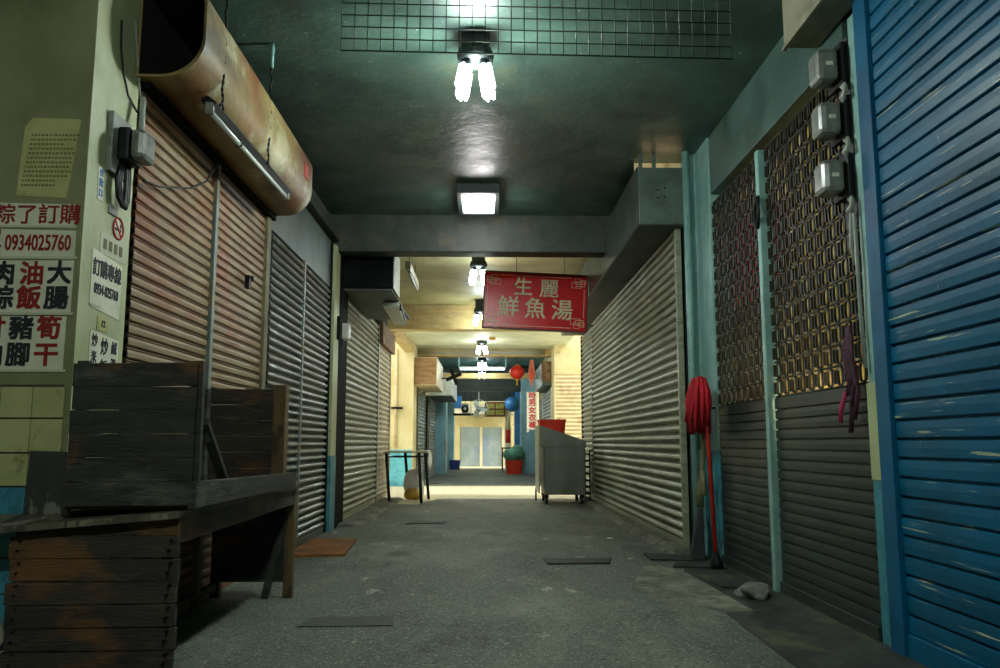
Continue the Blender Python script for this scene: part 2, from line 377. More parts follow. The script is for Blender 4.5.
# strip of pillar between gate and blue shutter
c = MB().box((1.80, 3.68, 1.18), (1.88, 3.80, 3.0), 0); c.box((1.792, 3.68, .73), (1.88, 3.81, 1.18), 1); c.box((1.796, 3.68, 0), (1.88, 3.805, .73), 2)
struct('pillar_right_near', c, ['teal_paint', 'pillar_cream', 'aqua_paint'], .004)
# raised edges of the floor along the shutters
struct('trim_6', MB().hexa([(1.47, 6.72, 0), (1.72, 6.72, 0), (1.72, 13.4, 0), (1.47, 13.4, 0), (1.54, 6.74, .05), (1.72, 6.74, .05), (1.72, 13.4, .05), (1.54, 13.4, .05)]), 'sill_concrete')
struct('trim_7', MB().hexa([(-1.72, 8.9, 0), (-1.36, 9.1, 0), (-1.32, 13.4, 0), (-1.72, 13.4, 0), (-1.72, 8.95, .03), (-1.42, 9.12, .03), (-1.38, 13.4, .03), (-1.72, 13.4, .03)]), 'sill_concrete')
struct('trim_11', MB().prism([(-1.38, 12.4), (-1.02, 12.2), (-.92, 12.9), (-.75, 13.52), (-1.38, 13.52)], (0, 0, 0), (1, 0, 0), (0, 1, 0), (0, 0, .004)), 'lane_concrete')
struct('trim_8', MB().prism([(1.84, 1.0), (1.2, 1.0), (1.28, 4.5), (1.45, 4.52), (1.40, 5.9), (1.50, 6.3), (1.3, 6.75), (1.84, 6.75)][::-1], (0, 0, 0), (1, 0, 0), (0, 1, 0), (0, 0, .004)), 'dark_concrete')
struct('trim_9', MB().prism([(1.28, 4.5), (1.45, 4.52), (1.40, 5.9), (1.2, 6.3), (.9, 5.2)], (0, 0, 0), (1, 0, 0), (0, 1, 0), (0, 0, .003)), 'pale_concrete')

# ------------------------------------------------------------------ roller shutters
def profile(kind, p):
    if kind == 'flat':        # broad flat slat over a deep shadowed joint
        return [(0, -.002), (.02, .012), (.07, .017), (.5, .019), (.86, .0165), (.895, .010), (.905, -.002), (.985, -.002)]
    if kind == 'rib':         # flat slat with a small extra rib in the joint
        return [(0, -.02), (.03, .010), (.09, .014), (.42, .016), (.66, .013), (.68, -.02), (.79, -.02), (.81, .009), (.87, .009), (.89, -.02), (.99, -.02)]
    return [(0, 0), (.04, .006), (.14, .017), (.32, .023), (.52, .021), (.68, .014), (.76, .004), (.80, -.002), (.86, .004), (.91, .004), (.96, -.002)]
def shutter(label, a, b, z0, z1, pitch, kind, m, rail='steel_post', rail_w=.05, group=None, depth=1, bar_m=None, rails=(1, 1), zbar=.07):
    a = Vector((*a, 0)); b = Vector((*b, 0)); d = (b - a).normalized(); n = Vector((d.y, -d.x, 0))   # n = right of a->b
    t = thing('roller_shutter', label, 'shutter', (a + b) / 2 + Vector((0, 0, z0)), group)
    mb = MB(); rows = []
    z = z0 + zbar
    while z < z1:
        for fz, fd in profile(kind, pitch):
            zz = z + fz * pitch
            if zz < z1: rows.append((zz, fd * depth))
        z += pitch
    rows.append((z1, 0))
    vs = []
    for zz, dd in rows:
        vs += [a + n*dd + Vector((0, 0, zz)), b + n*dd + Vector((0, 0, zz))]
    mb.add(vs, [(2*i, 2*i+1, 2*i+3, 2*i+2) for i in range(len(rows)-1)], 0)
    mb.build('slat_curtain', m, t)
    q = MB().bar(a + n*.008 + Vector((0, 0, z0 + zbar/2)), b + n*.008 + Vector((0, 0, z0 + zbar/2)), .035, zbar)
    q.build('bottom_bar', bar_m or m, t, bevel=.004)
    for k, e in enumerate((a, b)):
        if not rails[k]: continue
        q = MB(); s_ = d if k else -d
        q.bar(e + s_*(rail_w/2) + n*.012 + Vector((0, 0, z0)), e + s_*(rail_w/2) + n*.012 + Vector((0, 0, z1)), rail_w, .05, up=n)
        q.build('guide_rail', rail, t, bevel=.003)
    return t
# left wall faces +X : run from far to near gives n=(dy,-dx): a->b along +Y gives n=(+1,0)
shutter('rust-stained orange-beige roller shutter directly beside the cream poster pillar', (-1.66, 3.74), (-1.66, 4.78), 0, 2.585, .058, 'rib', 'orange_metal', rail_w=.05, rails=(0, 1))
t = shutter('rusty orange roller shutter between the slim grey rail and the olive post', (-1.66, 4.87), (-1.66, 5.92), 0, 2.585, .058, 'rib', 'orange_metal', 'olive_post', .1, rails=(0, 1))
MB().bar((-1.63, 5.45, 1.98), (-1.60, 5.45, 1.98), .05, .09).tube([(-1.60, 5.40, 2.0), (-1.585, 5.45, 2.02), (-1.60, 5.50, 2.0)], .008, 8).build('latch', 'nail', t)
shutter('dark grey roller shutter with white flecks right of the olive post', (-1.66, 6.1), (-1.66, 7.18), 0, 2.52, .066, 'round', 'grey_metal', rail_w=.05, rails=(0, 1), depth=1.4)
shutter('dark grey roller shutter next to the slim cream and blue column', (-1.66, 7.25), (-1.66, 8.4), 0, 2.52, .066, 'round', 'grey_metal', rails=(0, 0), depth=1.4)
shutter('broad pale grey roller shutter under the dark ceiling box', (-1.65, 9.36), (-1.65, 12.2), .03, 2.69, .078, 'round', 'pale_metal', rail_w=.05, rails=(0, 1), depth=1.4)
shutter('sunlit narrow beige roller shutter at the lane corner behind the folding table', (-1.65, 12.32), (-1.65, 13.78), .03, 2.62, .078, 'round', 'warm_metal', 'warm_metal', .06)
# right wall faces -X : a->b along -Y
shutter('large blue roller shutter with white paint scuffs', (1.81, 3.56), (1.81, .9), 0, 3.3, .082, 'flat', 'blue_metal', 'blue_frame', .12, rails=(1, 0), zbar=.1)
shutter('wide pale grey-green roller shutter between the steel cart and the teal column', (1.66, 12.45), (1.66, 6.86), .05, 2.74, .081, 'round', 'pale_metal', 'pale_metal', .05, zbar=.05, depth=1.5)
shutter('narrow pale roller shutter partly hidden behind the steel cart', (1.66, 13.85), (1.66, 12.58), .05, 2.72, .081, 'round', 'pale_metal', 'dark_jamb', .04, rails=(1, 0), depth=1.5)

# ------------------------------------------------------------------ grille gates, right
def gate(label, y0, y1, cloth=None):
    t = thing('grille_gate', label, 'gate', (1.81, (y0 + y1) / 2, 0))
    X = 1.815
    mb = MB(); rows = []; z = .07; pz = .061
    while z < 1.08:
        for fz, fd in profile('flat', pz): rows.append((z + fz * pz, fd * .7))
        z += pz
    rows.append((z, 0)); rows.append((z + .002, .014)); rows.append((1.175, .014)); rows.append((1.18, 0))
    vs = []
    for zz, dd in rows: vs += [(X - dd, y1, zz), (X - dd, y0, zz)]
    mb.add(vs, [(2*i, 2*i+1, 2*i+3, 2*i+2) for i in range(len(rows)-1)])
    mb.build('slat_panel', 'gate_metal', t)
    MB().box((X - .03, y0, 0), (X + .01, y1, .07)).build('bottom_bar', 'gate_metal', t, bevel=.004)
    g = MB(); zs = 1.185; ph = .108; n = int((y1 - y0) / .118); pw = (y1 - y0) / n
    while zs < 2.88:
        g.tube([(X, y0, zs), (X, y1, zs)], .006, 6)
        for i in range(n):
            yc = y0 + (i + .5) * pw; pts = []
            if zs + ph > 2.9: continue
            w = pw * .29
            for ay, az in ((-.35, .03), (-.9, .16), (-1, .35), (-1, .65), (-.9, .84), (-.35, .97), (.35, .97), (.9, .84), (1, .65), (1, .35), (.9, .16), (.35, .03)):
                pts.append((X, yc + ay * w, zs + az * ph))
            # flat strap loop: outer and inner outline, extruded in depth
            k = len(pts); o_ = []; i_ = []
            for (px, py, pz2) in pts:
                dy = py - yc; dz = pz2 - (zs + ph/2)
                o_.append((py, pz2)); i_.append((yc + dy * .70, zs + ph/2 + dz * .86))
            vs = [(X - .007, a, b) for a, b in o_] + [(X - .007, a, b) for a, b in i_] + [(X + .006, a, b) for a, b in o_] + [(X + .006, a, b) for a, b in i_]
            fs = []
            for j in range(k):
                j2 = (j + 1) % k
                fs += [(j, j2, k + j2, k + j), (2*k + j2, 2*k + j, 3*k + j, 3*k + j2), (j2, j, 2*k + j, 2*k + j2), (k + j, k + j2, 3*k + j2, 3*k + j)]
            g.add(vs, fs)
            g.box((X - .010, yc + pw*.5 - .008, zs + .018), (X + .006, yc + pw*.5 + .008, zs + .09))
        zs += ph
    g.build('grille', 'grille_metal', t)
    return t
gate('far grille gate with dark slats below, red cloth showing behind it', 5.155, 6.30)
gate('near grille gate with dark slats below, yellow goods showing behind it', 3.815, 5.065)
t = thing('gate_post', 'slim pale teal steel post standing between the two grille gates', 'post', (1.80, 5.11, 0))
MB().box((1.765, 5.08, 0), (1.85, 5.14, 2.80)).build('post', 'teal_paint', t, bevel=.005)
MB().tube([(1.755, 5.07, 2.48), (1.74, 5.10, 2.41), (1.75, 5.14, 2.34), (1.755, 5.10, 2.28), (1.75, 5.06, 2.36)], .012, 6, closed=True).build('padlock_chain', 'chain', t)
q = MB()
for i in range(11):
    y = 5.22 + i * .088
    q.hexa([(1.90 + .02*(i % 2), y, 1.95), (1.93 + .02*(i % 2), y, 1.95), (1.93, y + .09, 1.9 + .04*(i % 3)), (1.90, y + .09, 1.9 + .04*(i % 3)),
            (1.91, y, 2.55), (1.94, y, 2.55), (1.94, y + .09, 2.55), (1.91, y + .09, 2.55)])
q.build('red_curtain', 'red_cloth', loc=(1.95, 5.8, 1.9)); tag(bpy.data.objects['red_curtain'], 'red cloth hanging behind the upper half of the far grille gate', 'cloth')

t = thing('stall_fill_lamp', 'added lamp tube hidden behind the gate slats to light the stall backing', 'lamp', (1.93, 4.5, 1.02))  # added out of sight, brightens the backing seen through the grilles
MB().box((1.90, 3.95, 1.0), (1.96, 5.9, 1.03)).build('batten', 'white_plastic', t)
MB().tube([(1.93, 4.0, 1.045), (1.93, 5.85, 1.045)], .012, 10).build('tube', 'tube_warm', t)
for y in (4.2, 4.8, 5.6):
    l = bpy.data.lights.new('stall_glow', 'POINT'); l.energy = 2.4; l.color = (1, .86, .55); l.shadow_soft_size = .12
    lo = bpy.data.objects.new('stall_glow', l); COL.objects.link(lo); lo.parent = t; lo.location = (0, y - 4.5, .12)
# pipe on the column
o = MB().tube([(1.695, 6.66, .0), (1.695, 6.66, 3.36)], .03, 14).build('drain_pipe', 'teal_paint', loc=(1.695, 6.66, 0)); tag(o, 'pale teal vertical pipe running up the column to the ceiling', 'pipe')

# ------------------------------------------------------------------ roller housings, boxes
t = thing('shutter_housing', 'grey-green sheet metal housing jutting out above the wide pale shutter on the right', 'housing', (1.47, 10.4, 2.73))
ep = MB().box((1.30, 6.7, 2.74), (1.715, 6.72, 3.24)).build('end_plate', 'house_face', t, bevel=.003)
q = MB(); yy = 6.72
while yy < 13.9:
    y2 = min(yy + 1.15, 13.9); q.box((1.29, yy, 2.74), (1.31, y2 - .006, 3.25)); yy = y2
q.build('side_sheet', 'house_side', t)
q = MB(); yy = 6.72
while yy < 13.9:
    y2 = min(yy + 1.15, 13.9); q.box((1.31, yy, 2.735), (1.70, y2 - .006, 2.75)); yy = y2
q.build('soffit_sheet', 'soffit', t)
MB().box((1.31, 6.73, 3.22), (1.70, 13.9, 3.235)).build('top_sheet', 'house_side', t)
for dx, dz in ((.16, .30), (.22, .32), (.16, .23), (.22, .24)): MB().cyl((1.30+dx, 6.696, 2.74+dz), (1.30+dx, 6.702, 2.74+dz), .008, 8).build('bolt_hole', 'nail', ep)
for x in (1.305, 1.42): MB().box((x, 6.7, 3.24), (x+.03, 6.72, 3.36)).build('hanger', 'house_face', t)
o = MB().tube([(1.35, 6.80, 3.252), (1.68, 6.80, 3.252)], .012, 10).build('added_gap_tube', 'tube_warm', loc=(1.5, 6.8, 3.24)); tag(o, 'added warm tube hidden on the grey shutter housing to light the gap above it', 'lamp')  # added tube out of sight, makes the slot over the housing bright
struct('added_glow_panel', MB().box((1.31, 6.93, 3.24), (1.73, 6.955, 3.36)), 'cream_metal')  # added panel, catches the hidden tube's light in the slot

t = thing('shutter_box', 'cream box jutting from the wall above the blue shutter', 'housing', (1.7, 2.8, 3.02))
MB().box((1.61, 1.2, 3.02), (1.80, 4.15, 3.35)).build('casing', 'box_cream', t, bevel=.015)
MB().box((1.603, 1.2, 3.01), (1.625, 4.155, 3.03)).build('edge_strip', 'box_cream', t, bevel=.003)

t = thing('ceiling_box', 'black box housing hanging under the beam above the broad pale shutter', 'housing', (-1.35, 9.7, 2.62))
MB().box((-1.70, 9.0, 2.62), (-1.05, 9.62, 3.1)).build('casing', 'dark_jamb', t, bevel=.01)
MB().box((-1.05, 9.02, 2.62), (-1.035, 9.6, 3.08)).build('side_panel', 'white_plastic', t, bevel=.004)
MB().box((-1.68, 9.02, 2.60), (-1.06, 11.2, 2.618)).build('soffit', 'soffit', t)
t = thing('light_box', 'small white light box with dark bracket below the black ceiling box', 'light box', (-1.2, 10.8, 2.4))
MB().hexa([(-1.25, 9.75, 2.53), (-1.06, 9.75, 2.53), (-1.10, 11.0, 2.49), (-1.25, 11.0, 2.49), (-1.25, 9.75, 2.595), (-1.06, 9.75, 2.595), (-1.10, 11.0, 2.59), (-1.25, 11.0, 2.59)]).build('case', 'white_plastic', t, bevel=.006)
MB().bar((-1.05, 9.85, 2.57), (-1.09, 11.0, 2.51), .015, .03).bar((-1.05, 9.85, 2.57), (-1.05, 9.85, 2.50), .02, .03).build('bracket', 'black_plastic', t)
o = MB().box((-1.61, 12.25, 2.40), (-1.56, 13.9, 2.72)).build('header_plate', 'rust_plate', loc=(-1.63, 13, 2.4)); tag(o, 'rusty brown header plate over the narrow beige shutter', 'panel')

t = thing('batten_lamp', 'unlit white batten lamp hanging under the cream ceiling beside the black box', 'lamp', (-.95, 10.4, 3.05))
MB().hexa([(-1.0, 9.8, 3.02), (-.93, 9.8, 3.0), (-.93, 11.05, 3.0), (-1.0, 11.05, 3.02), (-1.0, 9.8, 3.12), (-.93, 9.8, 3.10), (-.93, 11.05, 3.10), (-1.0, 11.05, 3.12)]).build('batten', 'white_plastic', t, bevel=.006)
MB().tube([(-.95, 9.84, 2.985), (-.95, 11.02, 2.985)], .014, 10).build('tube', 'tube_white', t)
for y in (10.0, 10.85): MB().tube([(-.965, y, 3.1), (-.965, y, 3.3)], .004, 6).build('hanger_wire', 'wire_dark', t)

# ------------------------------------------------------------------ rusted duct, left
t = thing('duct_hood', 'big rust-stained round-cornered sheet metal duct hanging over the orange shutters', 'duct', (-1.5, 4.95, 2.6))
def dprof(off=0, n=10):
    x0, x1, z0, z1, r = -1.64+off, -1.325-off, 2.60+off, 3.05-off, .19
    pts = [(x0, z1), (x0, z0)]
    for i in range(n+1):
        a = -math.pi/2 + i/n*math.pi/2
        pts.append((x1 - r + r*math.cos(a), z0 + r + r*math.sin(a)))
    for i in range(n+1):
        a = i/n*math.pi/2
        pts.append((x1 - .08 + .08*math.cos(a), z1 - .08 + .08*math.sin(a)))
    return pts
P_ = dprof(); k = len(P_); q = MB(); ys = [3.64 + i*(6.0-3.64)/8 for i in range(9)]
q.add([(x, y, z) for y in ys for x, z in P_], [(i*k+j, (i+1)*k+j, (i+1)*k+(j+1) % k, i*k+(j+1) % k) for i in range(8) for j in range(k)], 0, True)
q.build('shell', 'rust_duct', t)
I_ = dprof(.012); q = MB()
q.add([(x, 3.64, z) for x, z in P_] + [(x, 3.64, z) for x, z in I_], [(j, (j+1) % k, k+(j+1) % k, k+j) for j in range(k)])
q.build('rim', 'rust_duct', t)
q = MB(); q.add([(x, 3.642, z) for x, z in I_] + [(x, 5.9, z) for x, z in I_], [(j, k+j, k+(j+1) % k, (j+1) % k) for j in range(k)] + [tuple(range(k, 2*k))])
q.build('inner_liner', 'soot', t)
cx, cz = -1.49, 2.82; E_ = [(cx+(x-cx)*.82, cz+(z-cz)*.82) for x, z in P_]; q = MB()
q.add([(x, 6.0, z) for x, z in P_] + [(x, 6.06, z) for x, z in E_], [(j, (j+1) % k, k+(j+1) % k, k+j) for j in range(k)] + [tuple(range(k, 2*k))], 0, True)
q.build('end_cap', 'rust_duct', t)
MB().box((-1.330, 5.72, 2.82), (-1.320, 5.84, 2.92)).build('sticker', 'sticker_red', t)
for y, z0 in ((3.93, 2.60), (4.80, 2.605)):
    q = MB(); n = 44
    q.tube([(-1.332 + .004*math.sin(i*1.1), y + .005*math.cos(i*1.4), z0 + i*(3.36 - z0)/n) for i in range(n + 1)], [.0045 if i % 2 else .0085 for i in range(n + 1)], 6)
    q.tube([(-1.332, y - .03, z0 - .03), (-1.332, y, z0), (-1.332, y + .03, z0 - .03)], .006, 6)
    hc = q.build('hanging_chain', 'chain', t)
    MB().tube([(-1.33, y, 3.2), (-1.325, y - .02, 3.27), (-1.33, y, 3.36)], .012, 8).build('hook', 'teal_paint', hc)
t = thing('tube_lamp', 'unlit fluorescent tube lamp fixed along the rounded lower edge of the rusty duct', 'lamp', (-1.38, 4.9, 2.58))
a = Vector((-1.395, 3.95, 2.57)); b = Vector((-1.37, 5.42, 2.58))
MB().bar(a + Vector((-.005, -.02, .035)), b + Vector((-.005, .05, .035)), .07, .045, up=(.6, 0, .8)).build('batten', 'black_plastic', t, bevel=.005)
MB().tube([a + Vector((.0, 0, -.012)), b + Vector((.0, 0, -.012))], .014, 12).build('tube', 'tube_white', t)
for e in (a, b): MB().bar(e + Vector((0, -.012, .03)), e + Vector((0, -.012, -.03)), .04, .02).build('end_holder', 'grey_plastic', t)
MB().bar(a.lerp(b, .3) + Vector((0, 0, .01)), a.lerp(b, .3) + Vector((0, .02, -.025)), .034, .02).build('clip', 'black_plastic', t)
o = MB().tube([(-1.61, 3.72, 2.12), (-1.61, 3.9, 2.15), (-1.61, 4.1, 2.21), (-1.60, 4.3, 2.27), (-1.60, 4.52, 2.38), (-1.59, 4.62, 2.50), (-1.585, 4.64, 2.60)], .006, 6).build('loose_cable', 'cable_black', loc=(-1.6, 4.1, 1.94)); tag(o, 'thin black cable looping across the orange shutter to the duct', 'cable')

# ------------------------------------------------------------------ lamps
def lamp_light(name, parent, loc, power, col=(0.86, .96, 1.0), size=.08):
    l = bpy.data.lights.new(name, 'POINT'); l.energy = power; l.color = col; l.shadow_soft_size = size
    o = bpy.data.objects.new(name, l); COL.objects.link(o); o.parent = parent; o.location = loc
    return o
LG = 'bulb clusters along the passage ceiling'
def cluster(loc, label, top, power=40, s=1.0, col=(.88, 1.0, .89)):
    """ceiling fitting: mounting block, socket crown, four down-pointing compact bulbs"""
    x, y, z = loc
    t = thing('bulb_cluster_lamp', label, 'lamp', loc, LG)
    MB().box((x-.085*s, y-.06, z+.03), (x+.085*s, y+.06, top)).build('mounting_block', 'lamp_body', t, bevel=.006)
    MB().lathe([(.02, .07), (.10*s, .06), (.115*s, .02), (.105*s, -.02), (.05, -.03), (.0, -.03)], (x, y, z), 20).build('socket_crown', 'lamp_body', t)
    for i in range(4):
        a = math.pi/4 + i*math.pi/2
        dx, dy = math.cos(a), math.sin(a)
        b0 = Vector((x + dx*.07*s, y + dy*.05*s, z - .02)); d = Vector((dx*.25, dy*.25, -1)).normalized()
        so = MB().lathe([(.0, .0), (.030*s, .0), (.032*s, .045), (.022*s, .06)], b0, 12, axis=d).build('socket', 'lamp_body', t)
        q = MB(); u = d.orthogonal().normalized(); w = d.cross(u)
        for jj in range(3):
            aa = jj*2*math.pi/3; o1 = (u*math.cos(aa-.45) + w*math.sin(aa-.45))*.030*s; o2 = (u*math.cos(aa+.45) + w*math.sin(aa+.45))*.030*s
            q.tube([b0+d*.05+o1, b0+d*.19*s+o1, b0+d*.208*s+(o1+o2)/2, b0+d*.19*s+o2, b0+d*.05+o2], .0115*s, 8)
        q.build('bulb', 'bulb_light', so)
    lamp_light('lamp_glow', t, (0, 0, -.22), power, col)
    return t
cluster((-.07, 4.7, 3.22), 'bright bulb cluster nearest the hanging wire mesh', 3.36, 115)
cluster((-.10, 10.2, 3.14), 'bright bulb cluster hanging beside the top corner of the red sign', 3.3, 34)
cluster((-.10, 13.6, 3.10), 'bulb cluster half hidden by the left edge of the red sign', 3.3, 18)
cluster((-.09, 16.9, 2.97), 'bulb cluster on the pale ceiling over the bright lane', 3.02, 10)
cluster((-.10, 20.3, 2.95), 'bulb cluster in front of the crosswise tube lamp in the far passage', 3.2, 24)
cluster((-.12, 23.2, 2.95), 'bulb cluster between the cream beam and the dark beam far down the passage', 3.2, 26)
cluster((-.13, 27.0, 2.95), 'smallest bulb cluster beyond the dark beam far down the passage', 3.2, 26)
cluster((-.07, -.6, 3.13), 'unseen bulb cluster added behind the camera to light the near faces', 3.36, 170)  # added out of view so faces turned to the camera get light

t = thing('panel_lamp', 'square lit ceiling panel lamp with dark frame', 'lamp', (-.08, 7.9, 3.24))
q = MB()
for a, b in (((-.29, 7.5), (.13, 7.56)), ((-.29, 8.24), (.13, 8.3)), ((-.29, 7.56), (-.24, 8.24)), ((.08, 7.56), (.13, 8.24))): q.box((*a, 3.26), (*b, 3.36))
q.build('frame', 'lamp_body', t, bevel=.008)
MB().box((-.24, 7.56, 3.275), (.08, 8.24, 3.29)).build('diffuser', 'panel_light', t)
lamp_light('panel_glow', t, (0, 0, -.1), 20, (1, .97, .97), .15)

t = thing('batten_lamp', 'lit tube lamp hanging crosswise on two rods in the far teal passage', 'lamp', (-.1, 20.75, 2.75))
MB().box((-.68, 20.72, 2.79), (.49, 20.78, 2.83)).build('batten', 'white_plastic', t)
MB().tube([(-.66, 20.75, 2.77), (.47, 20.75, 2.77)], .016, 10).build('tube', 'tube_lit', t)
for x in (-.70, .51): MB().tube([(x, 20.75, 2.8), (x, 20.75, 3.2)], .02, 8).build('hanging_rod', 'teal_paint', t)
lamp_light('tube_glow', t, (0, 0, -.1), 8, (.9, 1, 1), .2)
o = dup(t, (-.1, 25.9, 2.72), 'lit tube lamp just beyond the dark beam deep in the far passage')

# hanging wire mesh
t = thing('wire_mesh_panel', 'wide dark wire mesh panel hanging from the ceiling', 'mesh', (.2, 3.2, 2.5))
g = MB(); x0, x1 = -.605, 1.025; zb0, zb1 = 2.512, 2.488
def zb(x): return zb0 + (zb1 - zb0) * (x - x0) / (x1 - x0)
n = 30
for i in range(n + 1):
    x = x0 + (x1 - x0) * i / n
    g.tube([(x, 3.2, zb(x)), (x, 3.2, 3.1)], .0022, 5)
for j in range(12):
    g.tube([(x0, 3.197, zb(x0) + j*.0525), (x1, 3.197, zb(x1) + j*.0525)], .0026 if j else .0034, 5)
g.build('mesh', 'wire_dark', t)
for x in (-.5, .92): MB().tube([(x, 3.2, 3.08), (x, 3.2, 3.36)], .003, 6).build('hanger_wire', 'wire_dark', t)

# ------------------------------------------------------------------ red shop sign
t = thing('shop_sign', 'red hanging shop sign reading 生麗鮮魚湯', 'sign', (.61, 10.0, 2.33))
rv = Vector((math.cos(R(2.7)), 0, -math.sin(R(2.7)))); uv = Vector((math.sin(R(2.7)), 0, math.cos(R(2.7)))); nv = Vector((0, -1, 0))
sc = Vector((.613, 10.0, 2.65)); SW, SH = 1.27, .69
def sp(x, y, out=0): return sc + rv*x + uv*y + nv*out
def sbox(mb, x0, x1, y0, y1, d0, d1, mi=0):
    mb.hexa([sp(x0, y0, d1), sp(x1, y0, d1), sp(x1, y0, d0), sp(x0, y0, d0), sp(x0, y1, d1), sp(x1, y1, d1), sp(x1, y1, d0), sp(x0, y1, d0)], mi)
q = MB(); sbox(q, -SW/2, SW/2, -SH/2, SH/2, -.06, 0); pn = q.build('panel', 'sign_red', t)
q = MB(); e = .018
for a in ((-SW/2-e, SW/2+e, SH/2, SH/2+e), (-SW/2-e, SW/2+e, -SH/2-e, -SH/2), (-SW/2-e, -SW/2, -SH/2, SH/2), (SW/2, SW/2+e, -SH/2, SH/2)): sbox(q, *a, -.07, .012)
q.build('frame', 'sign_edge', t)
q = MB()
for ch, x, y in (('生', -.16, .165), ('麗', .165, .155)): q.text(ch, sp(x, y), rv, uv, .245, 0, .0025, out=.003)
for ch, x, y in (('鮮', -.335, -.10), ('魚', .0, -.105), ('湯', .335, -.11)): q.text(ch, sp(x, y), rv, uv, .275, 0, .003, out=.003)
q.build('lettering', 'sign_gold', pn)
q = MB(); w = .006
def line(x0, y0, x1, y1):
    sbox(q, min(x0, x1)-w/2, max(x0, x1)+w/2, min(y0, y1)-w/2, max(y0, y1)+w/2, 0, .004)
bx, by = SW/2-.03, SH/2-.03
line(-bx, -by+.14, -bx, by-.14); line(bx, -by+.14, bx, by-.14); line(-bx+.16, by, bx-.16, by); line(-bx+.16, -by, bx-.16, -by)
for sx in (-1, 1):
    for sy in (-1, 1):
        for (a, b, c_, d_) in ((.0, .04, .10, .10), (.05, .0, .12, .07), (.04, .05, .16, .12), (-.01, .02, .05, .07)):
            X0, X1 = sx*(bx-a), sx*(bx-c_); Y0, Y1 = sy*(by-b), sy*(by-d_)
            line(X0, Y0, X1, Y0); line(X0, Y1, X1, Y1); line(X0, Y0, X0, Y1); line(X1, Y0, X1, Y1)
q.build('knot_border', 'sign_gold', pn)
for x in (-.25, .35): MB().tube([sp(x, SH/2+e, -.03), sp(x, SH/2+e, -.03)*1 + Vector((0, 0, .3))], .004, 6).build('hanger_wire', 'wire_dark', t)

# ------------------------------------------------------------------ papers on the pillar
FX = Vector((1, 0, 0)); UP = Vector((0, 0, 1)); FY = 3.27
def sheet(mb, x0, x1, z0, z1, y=FY, th=.002, curl=0, shear=0, mi=0, n=6):
    vs = []; 
    for i in range(n+1):
        f = i/n; x = x0 + (x1-x0)*f; out = th + curl*max(0, abs(f-.5)*2-.6)
        dz = shear*(f-.5)
        vs += [(x, y-out, z0+dz), (x, y-out, z1+dz), (x, y, z0+dz), (x, y, z1+dz)]
    fs = []
    for i in range(n):
        a = 4*i; b = a+4
        fs += [(a, b, b+1, a+1), (a+2, a+3, b+3, b+2), (a, a+2, b+2, b), (a+1, b+1, b+3, a+3)]
    fs += [(0, 1, 3, 2), (4*n, 4*n+2, 4*n+3, 4*n+1)]
    mb.add(vs, fs, mi)
# old yellow notice
q = MB(); rnd = random.Random(3)
poly = [(-1.93, 1.905), (-1.725, 1.895), (-1.685, 2.235), (-1.885, 2.24), (-1.915, 2.20)]
q.prism(poly, (0, FY, 0), (1, 0, 0), (0, 0, 1), (0, -.003, 0))
for j in range(12):
    z = 2.165 - j*.0195; x = -1.885 - j*.0025
    while x < -1.735 + .003*(12-j) - (.05 if j in (2, 10, 11) else 0):
        wd = rnd.uniform(.006, .013)
        q.box((x, FY-.0036, z-.004), (x+wd, FY-.0028, z+.004), 1); x += wd + .005
o = q.build('paper_notice', ['paper_old', 'ink_faded'], loc=(-1.8, FY, 1.9)); tag(o, 'yellowed paper notice with faded lines of small writing, cut upper left corner, on the pillar', 'paper')
def paper(label, x0, x1, z0, z1, texts, shear=0, curl=.004, tape=True):
    q = MB(); sheet(q, x0, x1, z0, z1, curl=curl, shear=shear)
    if tape: q.box((x0, FY-.006, z0-.004), (x1+.012, FY-.0035, z0+.006), 3)
    for body, x, z, size, mi, bold, sx in texts:
        q.text(body, (x, FY-.003, z), FX, UP, size, mi, bold, out=.0012, sx=sx)
    o = q.build('paper_sign', ['paper', 'ink_black', 'ink_darkred', 'tape'], loc=((x0+x1)/2, FY, z0)); return tag(o, label, 'paper sign', 'menu papers taped to the pillar')
paper('white paper strip with red brushed writing 粽了訂購 on the pillar', -2.2, -1.685, 1.775, 1.875, [('粽了訂購', -1.835, 1.822, .088, 2, .0012, 1.0)], shear=-.01)
paper('white paper strip with red phone number 0934025760 on the pillar', -2.2, -1.675, 1.645, 1.765, [('請', -2.005, 1.735, .06, 2, .001, 1), ('寫', -1.995, 1.675, .05, 2, .001, 1), ('0934025760', -1.825, 1.705, .092, 2, .0012, .58)], shear=-.012)
paper('white paper with 肉粽 油飯 大腸 in black and red on the pillar', -2.2, -1.675, 1.415, 1.635,
      [('肉', -1.955, 1.575, .1, 1, .003, 1), ('粽', -1.955, 1.475, .1, 1, .003, 1), ('油', -1.84, 1.575, .1, 2, .003, 1), ('飯', -1.845, 1.475, .1, 2, .003, 1), ('大', -1.73, 1.578, .1, 1, .003, 1), ('腸', -1.735, 1.475, .1, 1, .003, 1)])
paper('white paper with 豬腳 筍干 in black and red, lowest on the pillar front', -2.2, -1.69, 1.185, 1.405,
      [('甘', -1.975, 1.35, .095, 2, .003, 1), ('肉', -1.975, 1.245, .095, 1, .003, 1), ('豬', -1.865, 1.352, .1, 1, .003, 1), ('腳', -1.87, 1.245, .1, 1, .003, 1), ('筍', -1.755, 1.353, .1, 2, .003, 1), ('干', -1.76, 1.245, .1, 2, .003, 1)])
